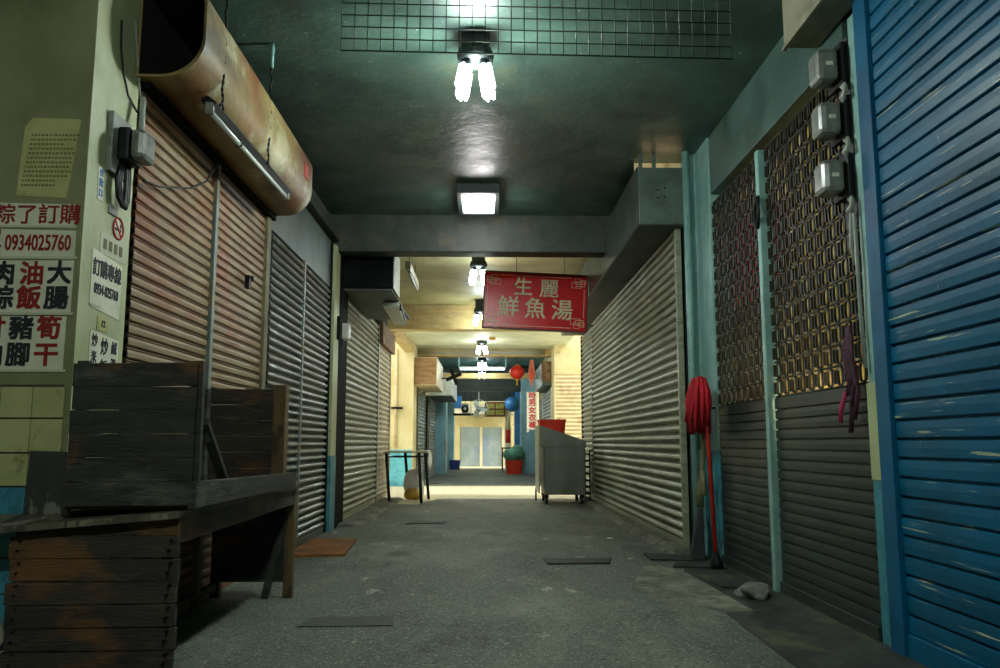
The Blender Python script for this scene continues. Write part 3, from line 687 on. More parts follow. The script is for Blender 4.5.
# papers on the passage side of the pillar (face X = -1.65, reading direction +Y)
SX = -1.65; RY = Vector((0, 1, 0))
def side_sheet(mb, y0, y1, z0, z1, th=.003, mi=0, drop=0):
    mb.hexa([(SX, y0, z0+drop), (SX+th, y0, z0+drop), (SX+th, y1, z0-drop), (SX, y1, z0-drop), (SX, y0, z1+drop), (SX+th, y0, z1+drop), (SX+th, y1, z1-drop), (SX, y1, z1-drop)], mi)
q = MB(); side_sheet(q, 3.36, 3.64, 1.455, 1.70, drop=.012)
q.text('訂購專線', (SX+.003, 3.50, 1.632), RY, UP, .078, 1, .0016, sx=.85); q.text('0934-025760', (SX+.003, 3.50, 1.545), RY, UP, .062, 1, .0015, sx=.68)
q.box((SX+.003, 3.36, 1.47), (SX+.005, 3.45, 1.478), 2)
o = q.build('paper_sign', ['paper', 'ink_black', 'tape'], loc=(SX, 3.5, 1.45)); tag(o, 'white paper with 訂購專線 and phone number on the lit side of the pillar', 'paper sign', 'papers on the pillar side')
q = MB(); side_sheet(q, 3.385, 3.65, 1.15, 1.36, drop=.008)
for ch, y, z, s_ in (('炒', 3.425, 1.325, .06), ('米', 3.425, 1.255, .055), ('炒', 3.515, 1.305, .078), ('飯', 3.515, 1.215, .075), ('鹹', 3.605, 1.31, .06), ('湯', 3.605, 1.235, .06)):
    q.text(ch, (SX+.003, y, z), RY, UP, s_, 1, .001, sx=.9)
o = q.build('paper_sign', ['paper', 'ink_black'], loc=(SX, 3.52, 1.15)); tag(o, 'white paper with 炒 and 鹹湯 on the pillar side just above the wooden crate', 'paper sign', 'papers on the pillar side')
q = MB(); side_sheet(q, 3.44, 3.54, 1.375, 1.435); q.text('12', (SX+.003, 3.49, 1.405), RY, UP, .04, 1, .001)
o = q.build('number_plate', ['paper_old', 'ink_black'], loc=(SX, 3.49, 1.37)); tag(o, 'small yellowed number plate between two papers on the pillar side', 'plate')
q = MB(); side_sheet(q, 3.42, 3.66, 1.705, 1.80, .002)
for i in range(4): q.box((SX+.002, 3.45+i*.05, 1.73), (SX+.0032, 3.48+i*.05, 1.775), 1)
o = q.build('paper_strip', ['tape', 'ink_faded'], loc=(SX, 3.54, 1.7)); tag(o, 'pale taped strip with faded characters under the no smoking sticker', 'paper')
q = MB(); C0 = Vector((SX+.003, 3.575, 1.85))
q.lathe([(0, 0), (.052, 0), (.052, .002), (0, .002)], (SX, 3.575, 1.85), 28, 0, axis=(1, 0, 0))
q.tube([C0 + Vector((0, math.cos(a)*.048, math.sin(a)*.048)) for a in [i*2*math.pi/28 for i in range(28)]], .005, 6, 1, closed=True)
q.bar(C0 + Vector((0, -.034, .034)), C0 + Vector((0, .034, -.034)), .008, .004, 1, up=(1, 0, 0))
q.box((SX+.003, 3.545, 1.838), (SX+.0045, 3.605, 1.850), 2); q.tube([C0+Vector((.001, .018, .004)), C0+Vector((.001, .022, .015)), C0+Vector((.001, .016, .022))], .002, 5, 2)
o = q.build('no_smoking_sticker', ['paper', 'ink_red', 'ink_black'], loc=(SX, 3.575, 1.8)); tag(o, 'round red and white no smoking sticker on the pillar side', 'sticker')
q = MB(); side_sheet(q, 3.365, 3.415, 1.925, 2.07); 
for ch, z in (('合', 2.045), ('歡', 2.0), ('口', 1.955)): q.text(ch, (SX+.003, 3.39, z), RY, UP, .036, 1, .0008)
o = q.build('label_strip', ['white_plastic', 'far_blue'], loc=(SX, 3.39, 1.92)); tag(o, 'narrow white vertical label with small blue writing on the pillar corner', 'label')
o = MB().box((SX, 3.47, 1.895), (SX+.008, 3.55, 1.93)).build('metal_tag', 'grey_plastic', loc=(SX, 3.5, 1.89), bevel=.002); tag(o, 'small dark metal tag just above the no smoking sticker', 'tag')
t = thing('meter_box', 'grey electric box on a backboard with a black cable loop, on the pillar side', 'meter', (SX, 3.55, 2.05))
MB().box((SX, 3.42, 2.07), (SX+.025, 3.60, 2.34)).build('backboard', 'grey_plastic', t, bevel=.004)
MB().box((SX+.025, 3.46, 2.135), (SX+.08, 3.60, 2.285)).build('base', 'black_plastic', t, bevel=.012)
MB().box((SX+.08, 3.46, 2.14), (SX+.145, 3.60, 2.28)).build('cover', 'meter_case', t, bevel=.025)
q = MB()
for k_ in range(3):
    y = 3.50 + .018*k_
    q.tube([(SX+.03, y, 2.14), (SX+.03, y-.03, 2.05), (SX+.035, y-.02, 1.97), (SX+.035, y+.03, 1.94), (SX+.03, y+.06, 1.98), (SX+.03, y+.06, 2.08), (SX+.03, y+.05, 2.14)], .009, 8)
q.build('cable_loop', 'cable_black', t)
MB().tube([(SX+.06, 3.62, 2.30), (SX+.05, 3.64, 2.40), (SX+.04, 3.66, 2.5)], .014, 8).build('conduit', 'cable_grey', t)
o = MB().tube([(SX+.012, 3.46, 2.78), (SX+.012, 3.47, 2.66), (SX+.014, 3.50, 2.56), (SX+.016, 3.56, 2.47), (SX+.03, 3.63, 2.42), (SX+.05, 3.66, 2.42)], .005, 6).build('wall_wire', 'cable_black', loc=(SX, 3.5, 2.42)); tag(o, 'thin black wire curving down the pale pillar side above the meter', 'cable')
o = MB().tube([(SX+.012, 3.60, 2.85), (SX+.014, 3.63, 2.70), (SX+.018, 3.66, 2.58), (SX+.022, 3.68, 2.5)], .004, 6).build('wall_wire', 'cable_grey', loc=(SX, 3.6, 2.5)); tag(o, 'thin grey wire beside the duct mouth on the pillar side', 'cable')

# ------------------------------------------------------------------ wooden stall table and crate
def planks(mb, x0, x1, y, z0, z1, n, th=.02, gap=.004, seed=1, yaw=0, mi=0):
    rnd = random.Random(seed); h = (z1 - z0) / n
    for i in range(n):
        a = z0 + i*h + gap/2; b = z0 + (i+1)*h - gap/2; d = rnd.uniform(-.003, .003); e = rnd.uniform(-.006, .006); s_ = rnd.uniform(-.003, .003)
        yl, yr = y + d, y + d + yaw
        mb.hexa([(x0+e, yl, a+s_), (x1+e*.5, yr, a-s_), (x1+e*.5, yr+th, a-s_), (x0+e, yl+th, a+s_), (x0+e, yl, b+s_), (x1+e*.5, yr, b-s_), (x1+e*.5, yr+th, b-s_), (x0+e, yl+th, b+s_)], mi)
t = thing('stall_table', 'weathered dark wooden stall table with plank front standing before the poster pillar', 'table', (-1.4, 3.9, 0))
def tz(x, y): return .650 + (x + 1.13) * .075 * max(0, 1 - (y-3)/.4)
q = MB(); outline = [(-2.15, 2.97), (-1.8, 2.985), (-1.45, 3.0), (-1.12, 3.03), (-1.125, 3.35), (-1.13, 3.8), (-1.13, 4.4), (-1.12, 5.08), (-1.62, 5.08), (-1.62, 4.0), (-1.62, 3.24), (-1.9, 3.235), (-2.15, 3.23)]
k = len(outline)
q.add([(x, y, tz(x, y)) for x, y in outline] + [(x, y, tz(x, y) - .022) for x, y in outline], [tuple(range(k)), tuple(range(k, 2*k))[::-1]] + [((i+1) % k, i, k+i, k+(i+1) % k) for i in range(k)])
q.build('tabletop', 'top_wood', t)
q = MB(); planks(q, -1.72, -1.12, 3.045, .0, .565, 7, seed=4, yaw=.02); fp = q.build('front_panel', 'brown_wood', t, bevel=.002)
for i in range(7):
    z = .04 + i*.079
    for x in (-1.69, -1.15):
        for k_ in (0, 1): MB().cyl((x+.008*k_, 3.038, z+.035*k_), (x+.008*k_, 3.06, z+.035*k_), .0045, 8).build('nail', 'nail', fp)
MB().hexa([(-1.71, 3.06, .565), (-1.125, 3.08, .565), (-1.125, 3.10, .565), (-1.71, 3.08, .565), (-1.71, 3.06, .582), (-1.125, 3.08, .626), (-1.125, 3.10, .626), (-1.71, 3.08, .582)]).build('front_apron', 'char_wood', t)
MB().hexa([(-1.16, 3.10, .53), (-1.14, 3.10, .53), (-1.14, 5.0, .54), (-1.16, 5.0, .54), (-1.16, 3.10, .626), (-1.14, 3.10, .626), (-1.14, 5.0, .626), (-1.16, 5.0, .626)]).build('side_apron', 'char_wood', t)
for (x, y, w, m_) in ((-1.165, 3.09, .045, 'brown_wood'), (-1.165, 4.98, .055, 'post_wood'), (-1.59, 4.98, .055, 'char_wood'), (-1.57, 3.12, .045, 'char_wood')):
    MB().box((x-w/2, y-w/2 if y > 4 else y-.01, 0), (x+w/2, y+w/2, .600)).build('leg', m_, t, bevel=.004)
MB().bar((-1.19, 4.93, .45), (-1.29, 4.93, .0), .04, .03, up=(0, 1, 0)).build('brace', 'char_wood', t)
MB().box((-1.56, 4.96, .09), (-1.19, 4.99, .6)).build('back_panel', 'char_wood', t)
MB().box((-1.60, 4.60, .02), (-1.565, 4.635, .57)).build('leg', 'olive_post', t)
MB().box((-1.60, 3.2, .05), (-1.565, 4.9, .09)).build('stretcher', 'char_wood', t)

t = thing('wooden_crate', 'charred plank crate open toward the passage, standing on the stall table', 'crate', (-1.35, 3.9, .652))
q = MB(); planks(q, -1.575, -1.105, 3.13, .665, 1.205, 6, .02, .0015, seed=9); q.build('end_panel', 'char_wood', t, bevel=.002)
for x in (-1.135, -1.575): MB().box((x, 3.15, .665), (x+.045, 3.18, 1.215)).build('end_batten', 'char_wood', t, bevel=.003)
q = MB(); planks(q, -1.58, -1.15, 4.66, .67, 1.205, 6, .02, .0015, seed=12); q.build('end_panel', 'brown_wood', t, bevel=.002)
MB().box((-1.195, 4.60, .652), (-1.125, 4.68, 1.225)).build('corner_post', 'post_wood', t, bevel=.004)
MB().box((-1.605, 4.60, .652), (-1.56, 4.66, 1.2)).build('corner_post', 'char_wood', t, bevel=.004)
MB().hexa([(-1.12, 3.13, .655), (-1.09, 3.13, .655), (-1.075, 4.70, .654), (-1.105, 4.70, .654), (-1.12, 3.13, .755), (-1.09, 3.13, .755), (-1.075, 4.70, .735), (-1.105, 4.70, .735)]).build('side_rail', 'char_wood', t, bevel=.003)
MB().box((-1.605, 3.15, .655), (-1.585, 4.66, .745)).build('side_rail', 'char_wood', t, bevel=.003)
MB().box((-1.585, 3.16, .652), (-1.13, 4.64, .668)).build('floor_boards', 'brown_wood', t)
MB().bar((-1.13, 3.30, .98), (-1.13, 3.62, .71), .02, .04, up=(1, 0, 0)).build('brace', 'dark_board', t)

o = MB().hexa([(-1.775, 3.215, .610), (-1.60, 3.215, .62), (-1.60, 3.235, .62), (-1.775, 3.235, .610), (-1.775, 3.228, .87), (-1.60, 3.228, .865), (-1.60, 3.248, .865), (-1.775, 3.248, .87)]).build('leaning_board', 'dark_board', loc=(-1.68, 3.2, .63), bevel=.004); tag(o, 'small dark grey board leaning on the tiled pillar foot, standing on the stall table', 'board')
o = MB().hexa([(-2.02, 3.06, 0), (-1.80, 3.06, 0), (-1.80, 3.22, 0), (-2.02, 3.22, 0), (-2.03, 3.05, .135), (-1.79, 3.05, .135), (-1.79, 3.23, .135), (-2.03, 3.23, .135)]).build('plastic_tub', 'trash_white', loc=(-1.9, 3.14, 0)); tag(o, 'pale box beside the left end of the stall table front', 'box')
o = MB().blob((-1.84, 3.13, .215), (.055, .045, .085), 5, 3, .3, 0, .137).build('crumpled_bag', 'trash_white', loc=(-1.84, 3.13, .137)); tag(o, 'crumpled off-white bag on the pale box, against the blue tiles left of the table front', 'bag')

# ------------------------------------------------------------------ meters on the right
MG = 'electric meters beside the blue shutter'
t = thing('electric_meter', 'topmost of the three grey electric meters beside the blue shutter', 'meter', (1.77, 3.91, 2.68), MG)
MB().box((1.77, 3.82, 2.68), (1.80, 4.0, 2.90)).build('base', 'black_plastic', t, bevel=.008)
mc = MB().box((1.66, 3.84, 2.705), (1.77, 3.98, 2.875)).build('cover', 'meter_case', t, bevel=.028)
MB().box((1.70, 3.836, 2.78), (1.735, 3.842, 2.80)).build('label_plate', 'paper', mc)
q = MB()
for k_ in range(3):
    q.tube([(1.785, 3.83+.02*k_, 2.68), (1.77, 3.79, 2.65-.01*k_), (1.76, 3.79+.02*k_, 2.60), (1.78, 3.84, 2.585), (1.79, 3.88, 2.61)], .009, 8)
q.build('cable_loop', 'cable_grey', t)
dup(t, (1.77, 3.91, 2.40), 'middle one of the three grey electric meters beside the blue shutter')
dup(t, (1.77, 3.91, 2.10), 'lowest of the three grey electric meters beside the blue shutter')
t = bpy.data.objects['electric_meter']
o = MB().box((1.80, 3.81, 1.95), (1.808, 3.93, 2.92)).build('meter_board', 'dark_board', loc=(1.805, 3.87, 1.95)); tag(o, 'narrow dark mounting board behind the three electric meters', 'board')
o = MB().tube([(1.775, 3.79, 2.0), (1.772, 3.78, 1.7), (1.778, 3.79, 1.5), (1.782, 3.78, 1.25)], .010, 8).tube([(1.775, 3.815, 2.05), (1.765, 3.82, 1.85), (1.775, 3.81, 1.75)], .010, 8).build('hanging_cable', 'cable_grey', loc=(1.775, 3.79, 1.25)); tag(o, 'grey cables running down from the lowest electric meter', 'cable')
q = MB(); rnd = random.Random(5)
for i in range(9):
    y = 3.91 + rnd.uniform(-.05, .05); zt = 1.45 + rnd.uniform(-.04, .02); zb_ = .98 + rnd.uniform(-.03, .2)
    q.tube([(1.775, y*.3+3.91*.7, zt), (1.765, y+.02, (zt*2+zb_)/3), (1.77, y-.02, (zt+2*zb_)/3), (1.765, y+rnd.uniform(-.03, .03), zb_)], .011, 6, 0)
q.tube([(1.76, 3.95, 1.15), (1.75, 4.0, 1.06), (1.75, 4.01, 1.0)], .012, 6, 1)
o = q.build('cord_bundle', ['purple_cord', 'pink_cord'], loc=(1.77, 3.91, 1.0)); tag(o, 'bundle of dark purple cords with a pink end hanging on the near gate', 'cords')

# ------------------------------------------------------------------ mop, hose
t = thing('mop', 'upturned mop with red string head and red handle leaning on the teal column', 'mop', (1.665, 6.05, 0))
MB().tube([(1.665, 6.02, .07), (1.67, 6.17, 1.10), (1.67, 6.20, 1.28)], .016, 10).build('handle', 'handle_red', t)
MB().lathe([(.0, 0), (.05, 0), (.045, .05), (.022, .10), (.017, .12)], (1.665, 6.01, 0), 12).build('handle_grip', 'black_plastic', t)
q = MB(); rnd = random.Random(11); top = Vector((1.655, 6.25, 1.385))
q.blob(top + Vector((0, .02, -.17)), (.07, .16, .17), 2, 3, .12)
for i in range(90):
    a = rnd.uniform(0, 2*math.pi); rr = rnd.uniform(.35, 1); dy = math.sin(a)*.20*rr; dx = math.cos(a)*.085*rr - .02
    L_ = rnd.uniform(.28, .42)
    p0 = top + Vector((dx*.5, dy*.5, rnd.uniform(-.04, .015)))
    p1 = top + Vector((dx*.85, dy*.85, -.04 - .05*rr)); p2 = top + Vector((dx*1.0, dy + .02, -.5*L_)); p3 = top + Vector((dx*1.02+rnd.uniform(-.02, .02), dy*1.05 + .05, -L_))
    q.tube([p0, p1, p2, p3], [.012, .014, .014, .011], 6)
q.build('mop_head', 'mop_red', t)
t = thing('hose', 'tan hose hanging folded from a hook on the teal column behind the mop', 'hose', (1.70, 6.4, .36))
MB().tube([(1.70, 6.32, 1.16), (1.695, 6.36, 1.0), (1.695, 6.40, .80), (1.69, 6.46, .55), (1.69, 6.54, .36), (1.69, 6.58, .44), (1.695, 6.54, .60), (1.70, 6.46, .74), (1.695, 6.40, .66), (1.69, 6.37, .50)], .018, 10).build('tube', 'hose_tan', t)
MB().tube([(1.785, 6.33, 1.17), (1.69, 6.32, 1.17), (1.685, 6.32, 1.20)], .008, 8).build('hook', 'nail', t)
o = MB().hexa([(1.58, 6.42, .005), (1.69, 6.40, .005), (1.70, 6.54, .005), (1.60, 6.56, .005), (1.66, 6.44, .40), (1.69, 6.43, .40), (1.70, 6.52, .40), (1.67, 6.53, .40)]).build('rubber_boot_scoop', 'rubber', loc=(1.64, 6.48, 0), bevel=.01); tag(o, 'dark rubber scoop standing at the foot of the teal column', 'scoop')

# ------------------------------------------------------------------ things lying on the floor
def mat_poly(name, label, cat, pts, m, h=.008, z=.004):
    q = MB().prism([(x, y) for x, y in pts], (0, 0, z), (1, 0, 0), (0, 1, 0), (0, 0, h))
    cx = sum(p[0] for p in pts)/len(pts); cy = sum(p[1] for p in pts)/len(pts)
    return tag(q.build(name, m, loc=(cx, cy, 0)), label, cat)
mat_poly('rubber_mat', 'black rubber mat on the floor in front of the wide pale shutter', 'mat', [(1.27, 6.42), (1.60, 6.36), (1.60, 6.66), (1.28, 6.78)], 'rubber', .012)
mat_poly('rubber_mat', 'dark mat piece at the foot of the teal column by the mop', 'mat', [(1.36, 6.06), (1.74, 5.98), (1.74, 6.28), (1.45, 6.32)], 'rubber', .012)
mat_poly('rubber_mat', 'dark mat piece on the floor below the slim gate post', 'mat', [(1.47, 5.2), (1.73, 5.16), (1.73, 5.45), (1.45, 5.42)], 'rubber', .012)
mat_poly('steel_plate', 'dark rectangular steel plate in the middle of the asphalt, right', 'plate', [(.46, 6.24), (.93, 6.26), (.98, 6.52), (.45, 6.49)], 'steel_plate', .012, 0)
mat_poly('trap_plate', 'nearest rectangular floor hatch in the asphalt left of the middle', 'plate', [(-.93, 4.18), (-.46, 4.20), (-.48, 4.42), (-.90, 4.40)], 'hatch_metal', .005, 0)
mat_poly('floor_hatch', 'small far floor hatch in front of the broad pale shutter', 'plate', [(-.90, 9.3), (-.47, 9.35), (-.45, 9.6), (-.86, 9.55)], 'steel_plate', .010, 0)
o = mat_poly('wooden_board', 'orange-brown board lying on the floor before the grey shutters', 'board', [(-1.62, 6.65), (-1.13, 6.72), (-1.2, 7.78), (-1.60, 7.8)], 'orange_board', .02, 0)
o = MB().blob((1.60, 4.95, .03), (.09, .12, .04), 8, 3, .45, 0, 0.005).build('cement_lump', 'grey_lump', loc=(1.6, 4.95, 0)); tag(o, 'grey crumbled lump on the floor below the near grille gate', 'lump')
o = MB().prism([(0, 0), (.06, .01), (.05, .05), (.01, .04)], (1.15, 7.9, 0), (1, 0, 0), (0, 1, 0), (0, 0, .006)).build('paper_scrap', 'paper', loc=(1.18, 7.9, 0)); tag(o, 'scrap of white paper on the asphalt by the wide pale shutter', 'litter')

# ------------------------------------------------------------------ folding table, bag, cloth
t = thing('folding_table', 'pale-topped folding table with four black legs by the cream lane corner', 'table', (-1.22, 12.95, 0))
MB().box((-1.56, 12.5, .75), (-.90, 13.35, .775)).build('tabletop', 'warm_metal', t, bevel=.004)
for x0, x1, y0, y1 in ((-1.52, -1.45, 12.56, 12.50), (-1.30, -1.24, 13.28, 13.34), (-1.02, -.97, 12.56, 12.48), (-.98, -.92, 13.28, 13.34)):
    MB().tube([(x0, y0, .75), (x1, y1, .0)], .024, 10).build('leg', 'black_plastic', t)
q = MB()
q.tube([(-1.50, 12.56, .69), (-.96, 12.56, .69)], .01, 8).tube([(-1.5, 13.28, .69), (-.93, 13.28, .69)], .01, 8); q.build('cross_bar', 'black_plastic', t)
q = MB(); n = 8; vs = []
for i in range(n+1):
    y = 12.75 + i*.55/n
    for j in range(7):
        s_ = j/6
        if s_ < .4: x = -1.05 + s_/.4*.16; z = .78
        else: x = -.885 + .012*math.sin(i*2+j); z = .78 - (s_-.4)/.6*(.25+.05*math.sin(i*1.9))
        vs.append((x, y, z + .002))
q.add(vs, [(i*7+j, i*7+j+1, (i+1)*7+j+1, (i+1)*7+j) for i in range(n) for j in range(6)], 0, True)
o = q.build('cloth', 'bag_white', loc=(-.95, 13, .78)); sd = o.modifiers.new('thick', 'SOLIDIFY'); sd.thickness = .004; sd.offset = 1; tag(o, 'white cloth hanging over the end of the folding table', 'cloth')
o = MB().blob((-1.14, 13.25, .22), (.17, .15, .24), 4, 3, .18, 0, .008).blob((-1.12, 13.25, .43), (.10, .08, .10), 6, 3, .25, 0).blob((-1.16, 13.12, .10), (.14, .06, .10), 9, 3, .2, 1, .008).build('plastic_bag', ['bag_white', 'bag_yellow'], loc=(-1.14, 13.25, .004)); tag(o, 'white plastic bag with yellow contents under the folding table', 'bag')

# ------------------------------------------------------------------ stainless cart
t = thing('food_cart', 'stainless steel food cart with sloped hood standing by the right shutters', 'cart', (1.15, 12.7, 0))
MB().box((.865, 12.2, .14), (1.47, 13.0, .86)).build('body', 'stainless', t, bevel=.01)
MB().box((.845, 12.185, .83), (1.49, 13.02, .86)).build('counter_edge', 'stainless', t, bevel=.004)
MB().hexa([(.80, 12.2, .86), (1.49, 12.2, .86), (1.49, 12.22, .86), (.80, 12.22, .86), (.80, 12.2, 1.165), (1.49, 12.2, .93), (1.49, 12.22, .93), (.80, 12.22, 1.165)]).build('hood_panel', 'stainless', t, bevel=.003)
MB().box((.785, 12.2, .16), (.80, 13.1, 1.165)).build('side_panel', 'stainless_lit', t, bevel=.003)
MB().box((.80, 12.22, .86), (1.49, 13.05, .90)).build('counter', 'stainless', t)
for x, y in ((.90, 12.28), (1.42, 12.28), (.90, 12.94), (1.42, 12.94)):
    q = MB().box((x-.03, y-.03, .09), (x+.03, y+.03, .14)).lathe([(0, -.02), (.042, -.02), (.05, -.012), (.05, .012), (.042, .02), (0, .02)], (x, y, .05), 16, 0, axis=(1, 0, 0)); q.build('wheel', 'black_plastic', t)
MB().tube([(.79, 13.06, 0), (.79, 13.06, .2)], .014, 8).build('stay_leg', 'nail', t)
q = MB(); 
prof = [(.0, 0), (1, 0), (1.12, 1), (1.16, 1), (1.16, .96), (1.10, .96)]
def tub(c_, w, d, h, mats, name, parent=None):
    q = MB(); rings = [(.88, 0), (1.0, h), (1.06, h), (1.06, h-.03), (1.02, h-.03)]; inn = [(.97, h), (.86, .02)]
    vs = []; 
    for s_, z in rings + inn:
        for i in range(24):
            a = 2*math.pi*i/24; cx_ = math.copysign(abs(math.cos(a))**.45, math.cos(a)); cy_ = math.copysign(abs(math.sin(a))**.45, math.sin(a))
            vs.append((c_[0]+cx_*w/2*s_, c_[1]+cy_*d/2*s_, c_[2]+z))
    def ring(a, b): return [(a*24+i, a*24+(i+1) % 24, b*24+(i+1) % 24, b*24+i) for i in range(24)]
    fs = ring(0, 4) + ring(4, 3) + ring(3, 2) + ring(2, 1) + ring(1, 5) + ring(5, 6) + [tuple(range(24))[::-1], tuple(range(6*24, 7*24))]
    q.add(vs, fs); return q
o = tub((1.02, 12.75, .90), .42, .42, .36, None, '').build('plastic_tub', 'tub_red', loc=(1.02, 12.75, .9)); tag(o, 'bright orange-red plastic tub on top of the steel cart', 'tub')
t = thing('plastic_rack', 'dark slatted rack squeezed between the cart and the right shutter', 'rack', (1.53, 12.95, 0))
q = MB()
for i in range(7): q.box((1.495, 12.6, .12+i*.1), (1.595, 13.2, .14+i*.1))
q.build('shelf', 'dark_jamb', t)
for x, y in ((1.50, 12.61), (1.59, 12.61), (1.50, 13.19), (1.59, 13.19)): MB().box((x-.008, y-.008, .05 if x > 1.53 else .03), (x+.008, y+.008, .8)).build('upright', 'dark_jamb', t)

# ------------------------------------------------------------------ beyond the lane: left side
struct('wall_far_left', MB().box((-4.5, 17.5, 0), (-1.56, 18.4, 3.5)).box((-2.8, 18.4, 0), (-1.62, 29.5, 3.2)), 'cream_wall')
struct('wall_far_left_base', MB().box((-4.4, 17.485, 0), (-1.575, 17.5, .76)), 'turquoise_wall')
struct('wall_far_right', MB().box((1.48, 17.6, 0), (4.5, 18.4, 3.5)).box((1.6, 18.4, 0), (2.8, 29.5, 3.2)), 'cream_wall')
o = MB().tube([(-1.93, 17.46, 2.9), (-1.93, 17.46, .8)], .03, 8).build('drain_pipe', 'cream_metal', loc=(-1.93, 17.46, .8)); tag(o, 'cream drain pipe on the sunlit wall behind the folding table', 'pipe')
o = MB().box((-2.02, 17.38, 1.62), (-1.78, 17.49, 1.66)).build('wall_bracket', 'dark_jamb', loc=(-1.9, 17.44, 1.62)); tag(o, 'dark bracket on the cream wall above the folding table', 'bracket')
shutter('grey roller shutter just past the cream lane corner, under the plywood box', (-1.55, 18.45), (-1.55, 20.5), 0, 2.1, .085, 'round', 'far_shutter', rails=(0, 1))
shutter('grey roller shutter under the pale housing box, far left', (-1.5, 21.2), (-1.5, 24.1), 0, 2.1, .085, 'round', 'far_shutter', rails=(1, 0))
t = thing('plywood_box', 'plywood-fronted housing box past the cream lane corner, left', 'housing', (-1.33, 19, 2.1))
MB().box((-1.55, 17.62, 2.16), (-1.08, 17.66, 2.74)).build('front_board', 'plywood', t, bevel=.004)
MB().box((-1.55, 17.66, 2.14), (-1.07, 20.2, 2.76)).build('casing', 'cream_metal', t, bevel=.006)
t = thing('shutter_housing', 'pale grey housing box hanging over the second far left shutter', 'housing', (-1.2, 22, 2.1))
MB().box((-1.56, 20.8, 2.1), (-.86, 24, 2.57)).build('casing', 'white_plastic', t, bevel=.01)
MB().box((-1.55, 20.82, 2.085), (-.88, 24, 2.1)).build('soffit', 'soffit', t)
struct('pillar_far_left', MB().box((-1.62, 24.4, 0), (-1.2, 25.6, 3.0)), 'far_teal')
struct('pillar_far_left_deep', MB().box((-1.6, 28.4, 0), (-1.12, 29.4, 3.0)), 'far_teal')
o = MB().box((-1.21, 24.45, .55), (-1.185, 24.75, .95)).build('yellow_notice', 'bag_yellow', loc=(-1.2, 24.6, .55)); tag(o, 'small yellow notice on the far left teal pillar', 'notice')
o = tub((-1.06, 28.2, 0), .36, .36, .32, None, '').build('blue_bin', 'deep_blue', loc=(-1.06, 28.2, 0)); tag(o, 'blue plastic bin on the floor at the far left teal pillar', 'bin')
t = thing('wall_fan', 'dark wall fan sticking out over the far passage left', 'fan', (-.78, 19.6, 2.5))
MB().tube([(-1.08, 19.6, 2.44), (-.8, 19.6, 2.46)], .016, 8).build('arm', 'black_plastic', t)
MB().lathe([(0, -.03), (.05, -.03), (.06, .03), (.0, .05)], (-.78, 19.6, 2.48), 14, axis=(.3, -1, -.2)).build('motor', 'black_plastic', t)
for i in range(4):
    a = i*math.pi/2 + .4; d = Vector((math.cos(a), .15, math.sin(a)))
    MB().bar(Vector((-.78, 19.57, 2.48)) + d*.04, Vector((-.78, 19.57, 2.48)) + d*.2, .09, .008, up=(.3, -1, .3)).build('blade', 'black_plastic', t)
# right side
shutter('cream roller shutter facing the lane behind the steel cart', (1.5, 17.58), (2.6, 17.58), 0, 2.38, .085, 'round', 'cream_metal', 'cream_metal', .03, rails=(1, 0))
shutter('grey roller shutter on the far right beyond the cream lane shutter', (1.5, 21.3), (1.5, 18.45), 0, 2.15, .085, 'round', 'far_shutter', 'white_plastic', .06)
shutter('dim roller shutter deep on the far right behind the vertical sign', (1.5, 24.2), (1.5, 21.6), 0, 2.1, .085, 'round', 'far_shutter', rails=(1, 0))
t = thing('shutter_housing', 'dark slanting housing over the far right shutter beside the pennant', 'housing', (1.35, 20, 2.2))
MB().hexa([(1.28, 18.5, 2.2), (1.58, 18.5, 2.2), (1.58, 21.4, 2.2), (1.28, 21.4, 2.2), (1.28, 18.5, 2.75), (1.58, 18.5, 2.75), (1.58, 21.4, 2.75), (1.28, 21.4, 2.75)]).build('casing', 'house_face', t, bevel=.01)
MB().box((1.26, 18.48, 2.3), (1.5, 18.5, 2.74)).build('end_plate', 'rust_plate', t)
struct('pillar_far_right', MB().box((1.05, 24.5, 0), (1.6, 25.4, 3.0)), 'far_teal')
struct('pillar_far_right_deep', MB().box((1.0, 28.4, 0), (1.6, 29.4, 3.0)), 'far_blue')
o = MB().tube([(1.12, 17.7, 0), (1.12, 17.7, 2.0)], .03, 10).build('cream_post', 'bright_trim', loc=(1.12, 17.7, 0)); tag(o, 'cream post carrying the vertical red lettered sign', 'post')
t = thing('vertical_sign', 'narrow white vertical sign with red characters 男女衣', 'sign', (1.0, 18, 1.2))
pn = MB().box((.885, 17.74, 1.19), (1.115, 17.79, 2.0)).build('panel', 'white_plastic', t, bevel=.006)
q = MB()
for ch, z in (('時', 1.915), ('男', 1.765), ('女', 1.60), ('衣', 1.44), ('褲', 1.28)): q.text(ch, (1.0, 17.739, z), FX, UP, .16, 0, .004, out=.002)
q.build('lettering', 'ink_red', pn)
MB().lathe([(0, 0), (.03, 0), (.03, .05), (0, .05)], (.9, 17.76, 1.13), 10).build('end_cap', 'white_plastic', t)
t = thing('paper_lantern', 'round red lantern hanging on the right over the far passage', 'lantern', (.72, 18.9, 2.4))
prof = [(.05, -.16)] + [(.175*math.cos(a)+.006*(-1)**i, .155*math.sin(a)) for i, a in enumerate([R(-75)+R(150)*j/14 for j in range(15)])] + [(.05, .16)]
MB().lathe(prof, (.72, 18.9, 2.53), 24).build('shade', 'lantern_red', t)
MB().lathe([(0, 0), (.055, 0), (.055, .03), (0, .03)], (.72, 18.9, 2.685), 14).lathe([(0, 0), (.055, 0), (.055, .03), (0, .03)], (.72, 18.9, 2.345), 14).build('cap', 'gold', t)
MB().lathe([(.012, 0), (.03, -.12), (0, -.12)], (.72, 18.9, 2.345), 10).build('tassel', 'gold', t)
MB().tube([(.72, 18.9, 2.71), (.72, 18.9, 3.2)], .004, 6).build('cord', 'wire_dark', t)
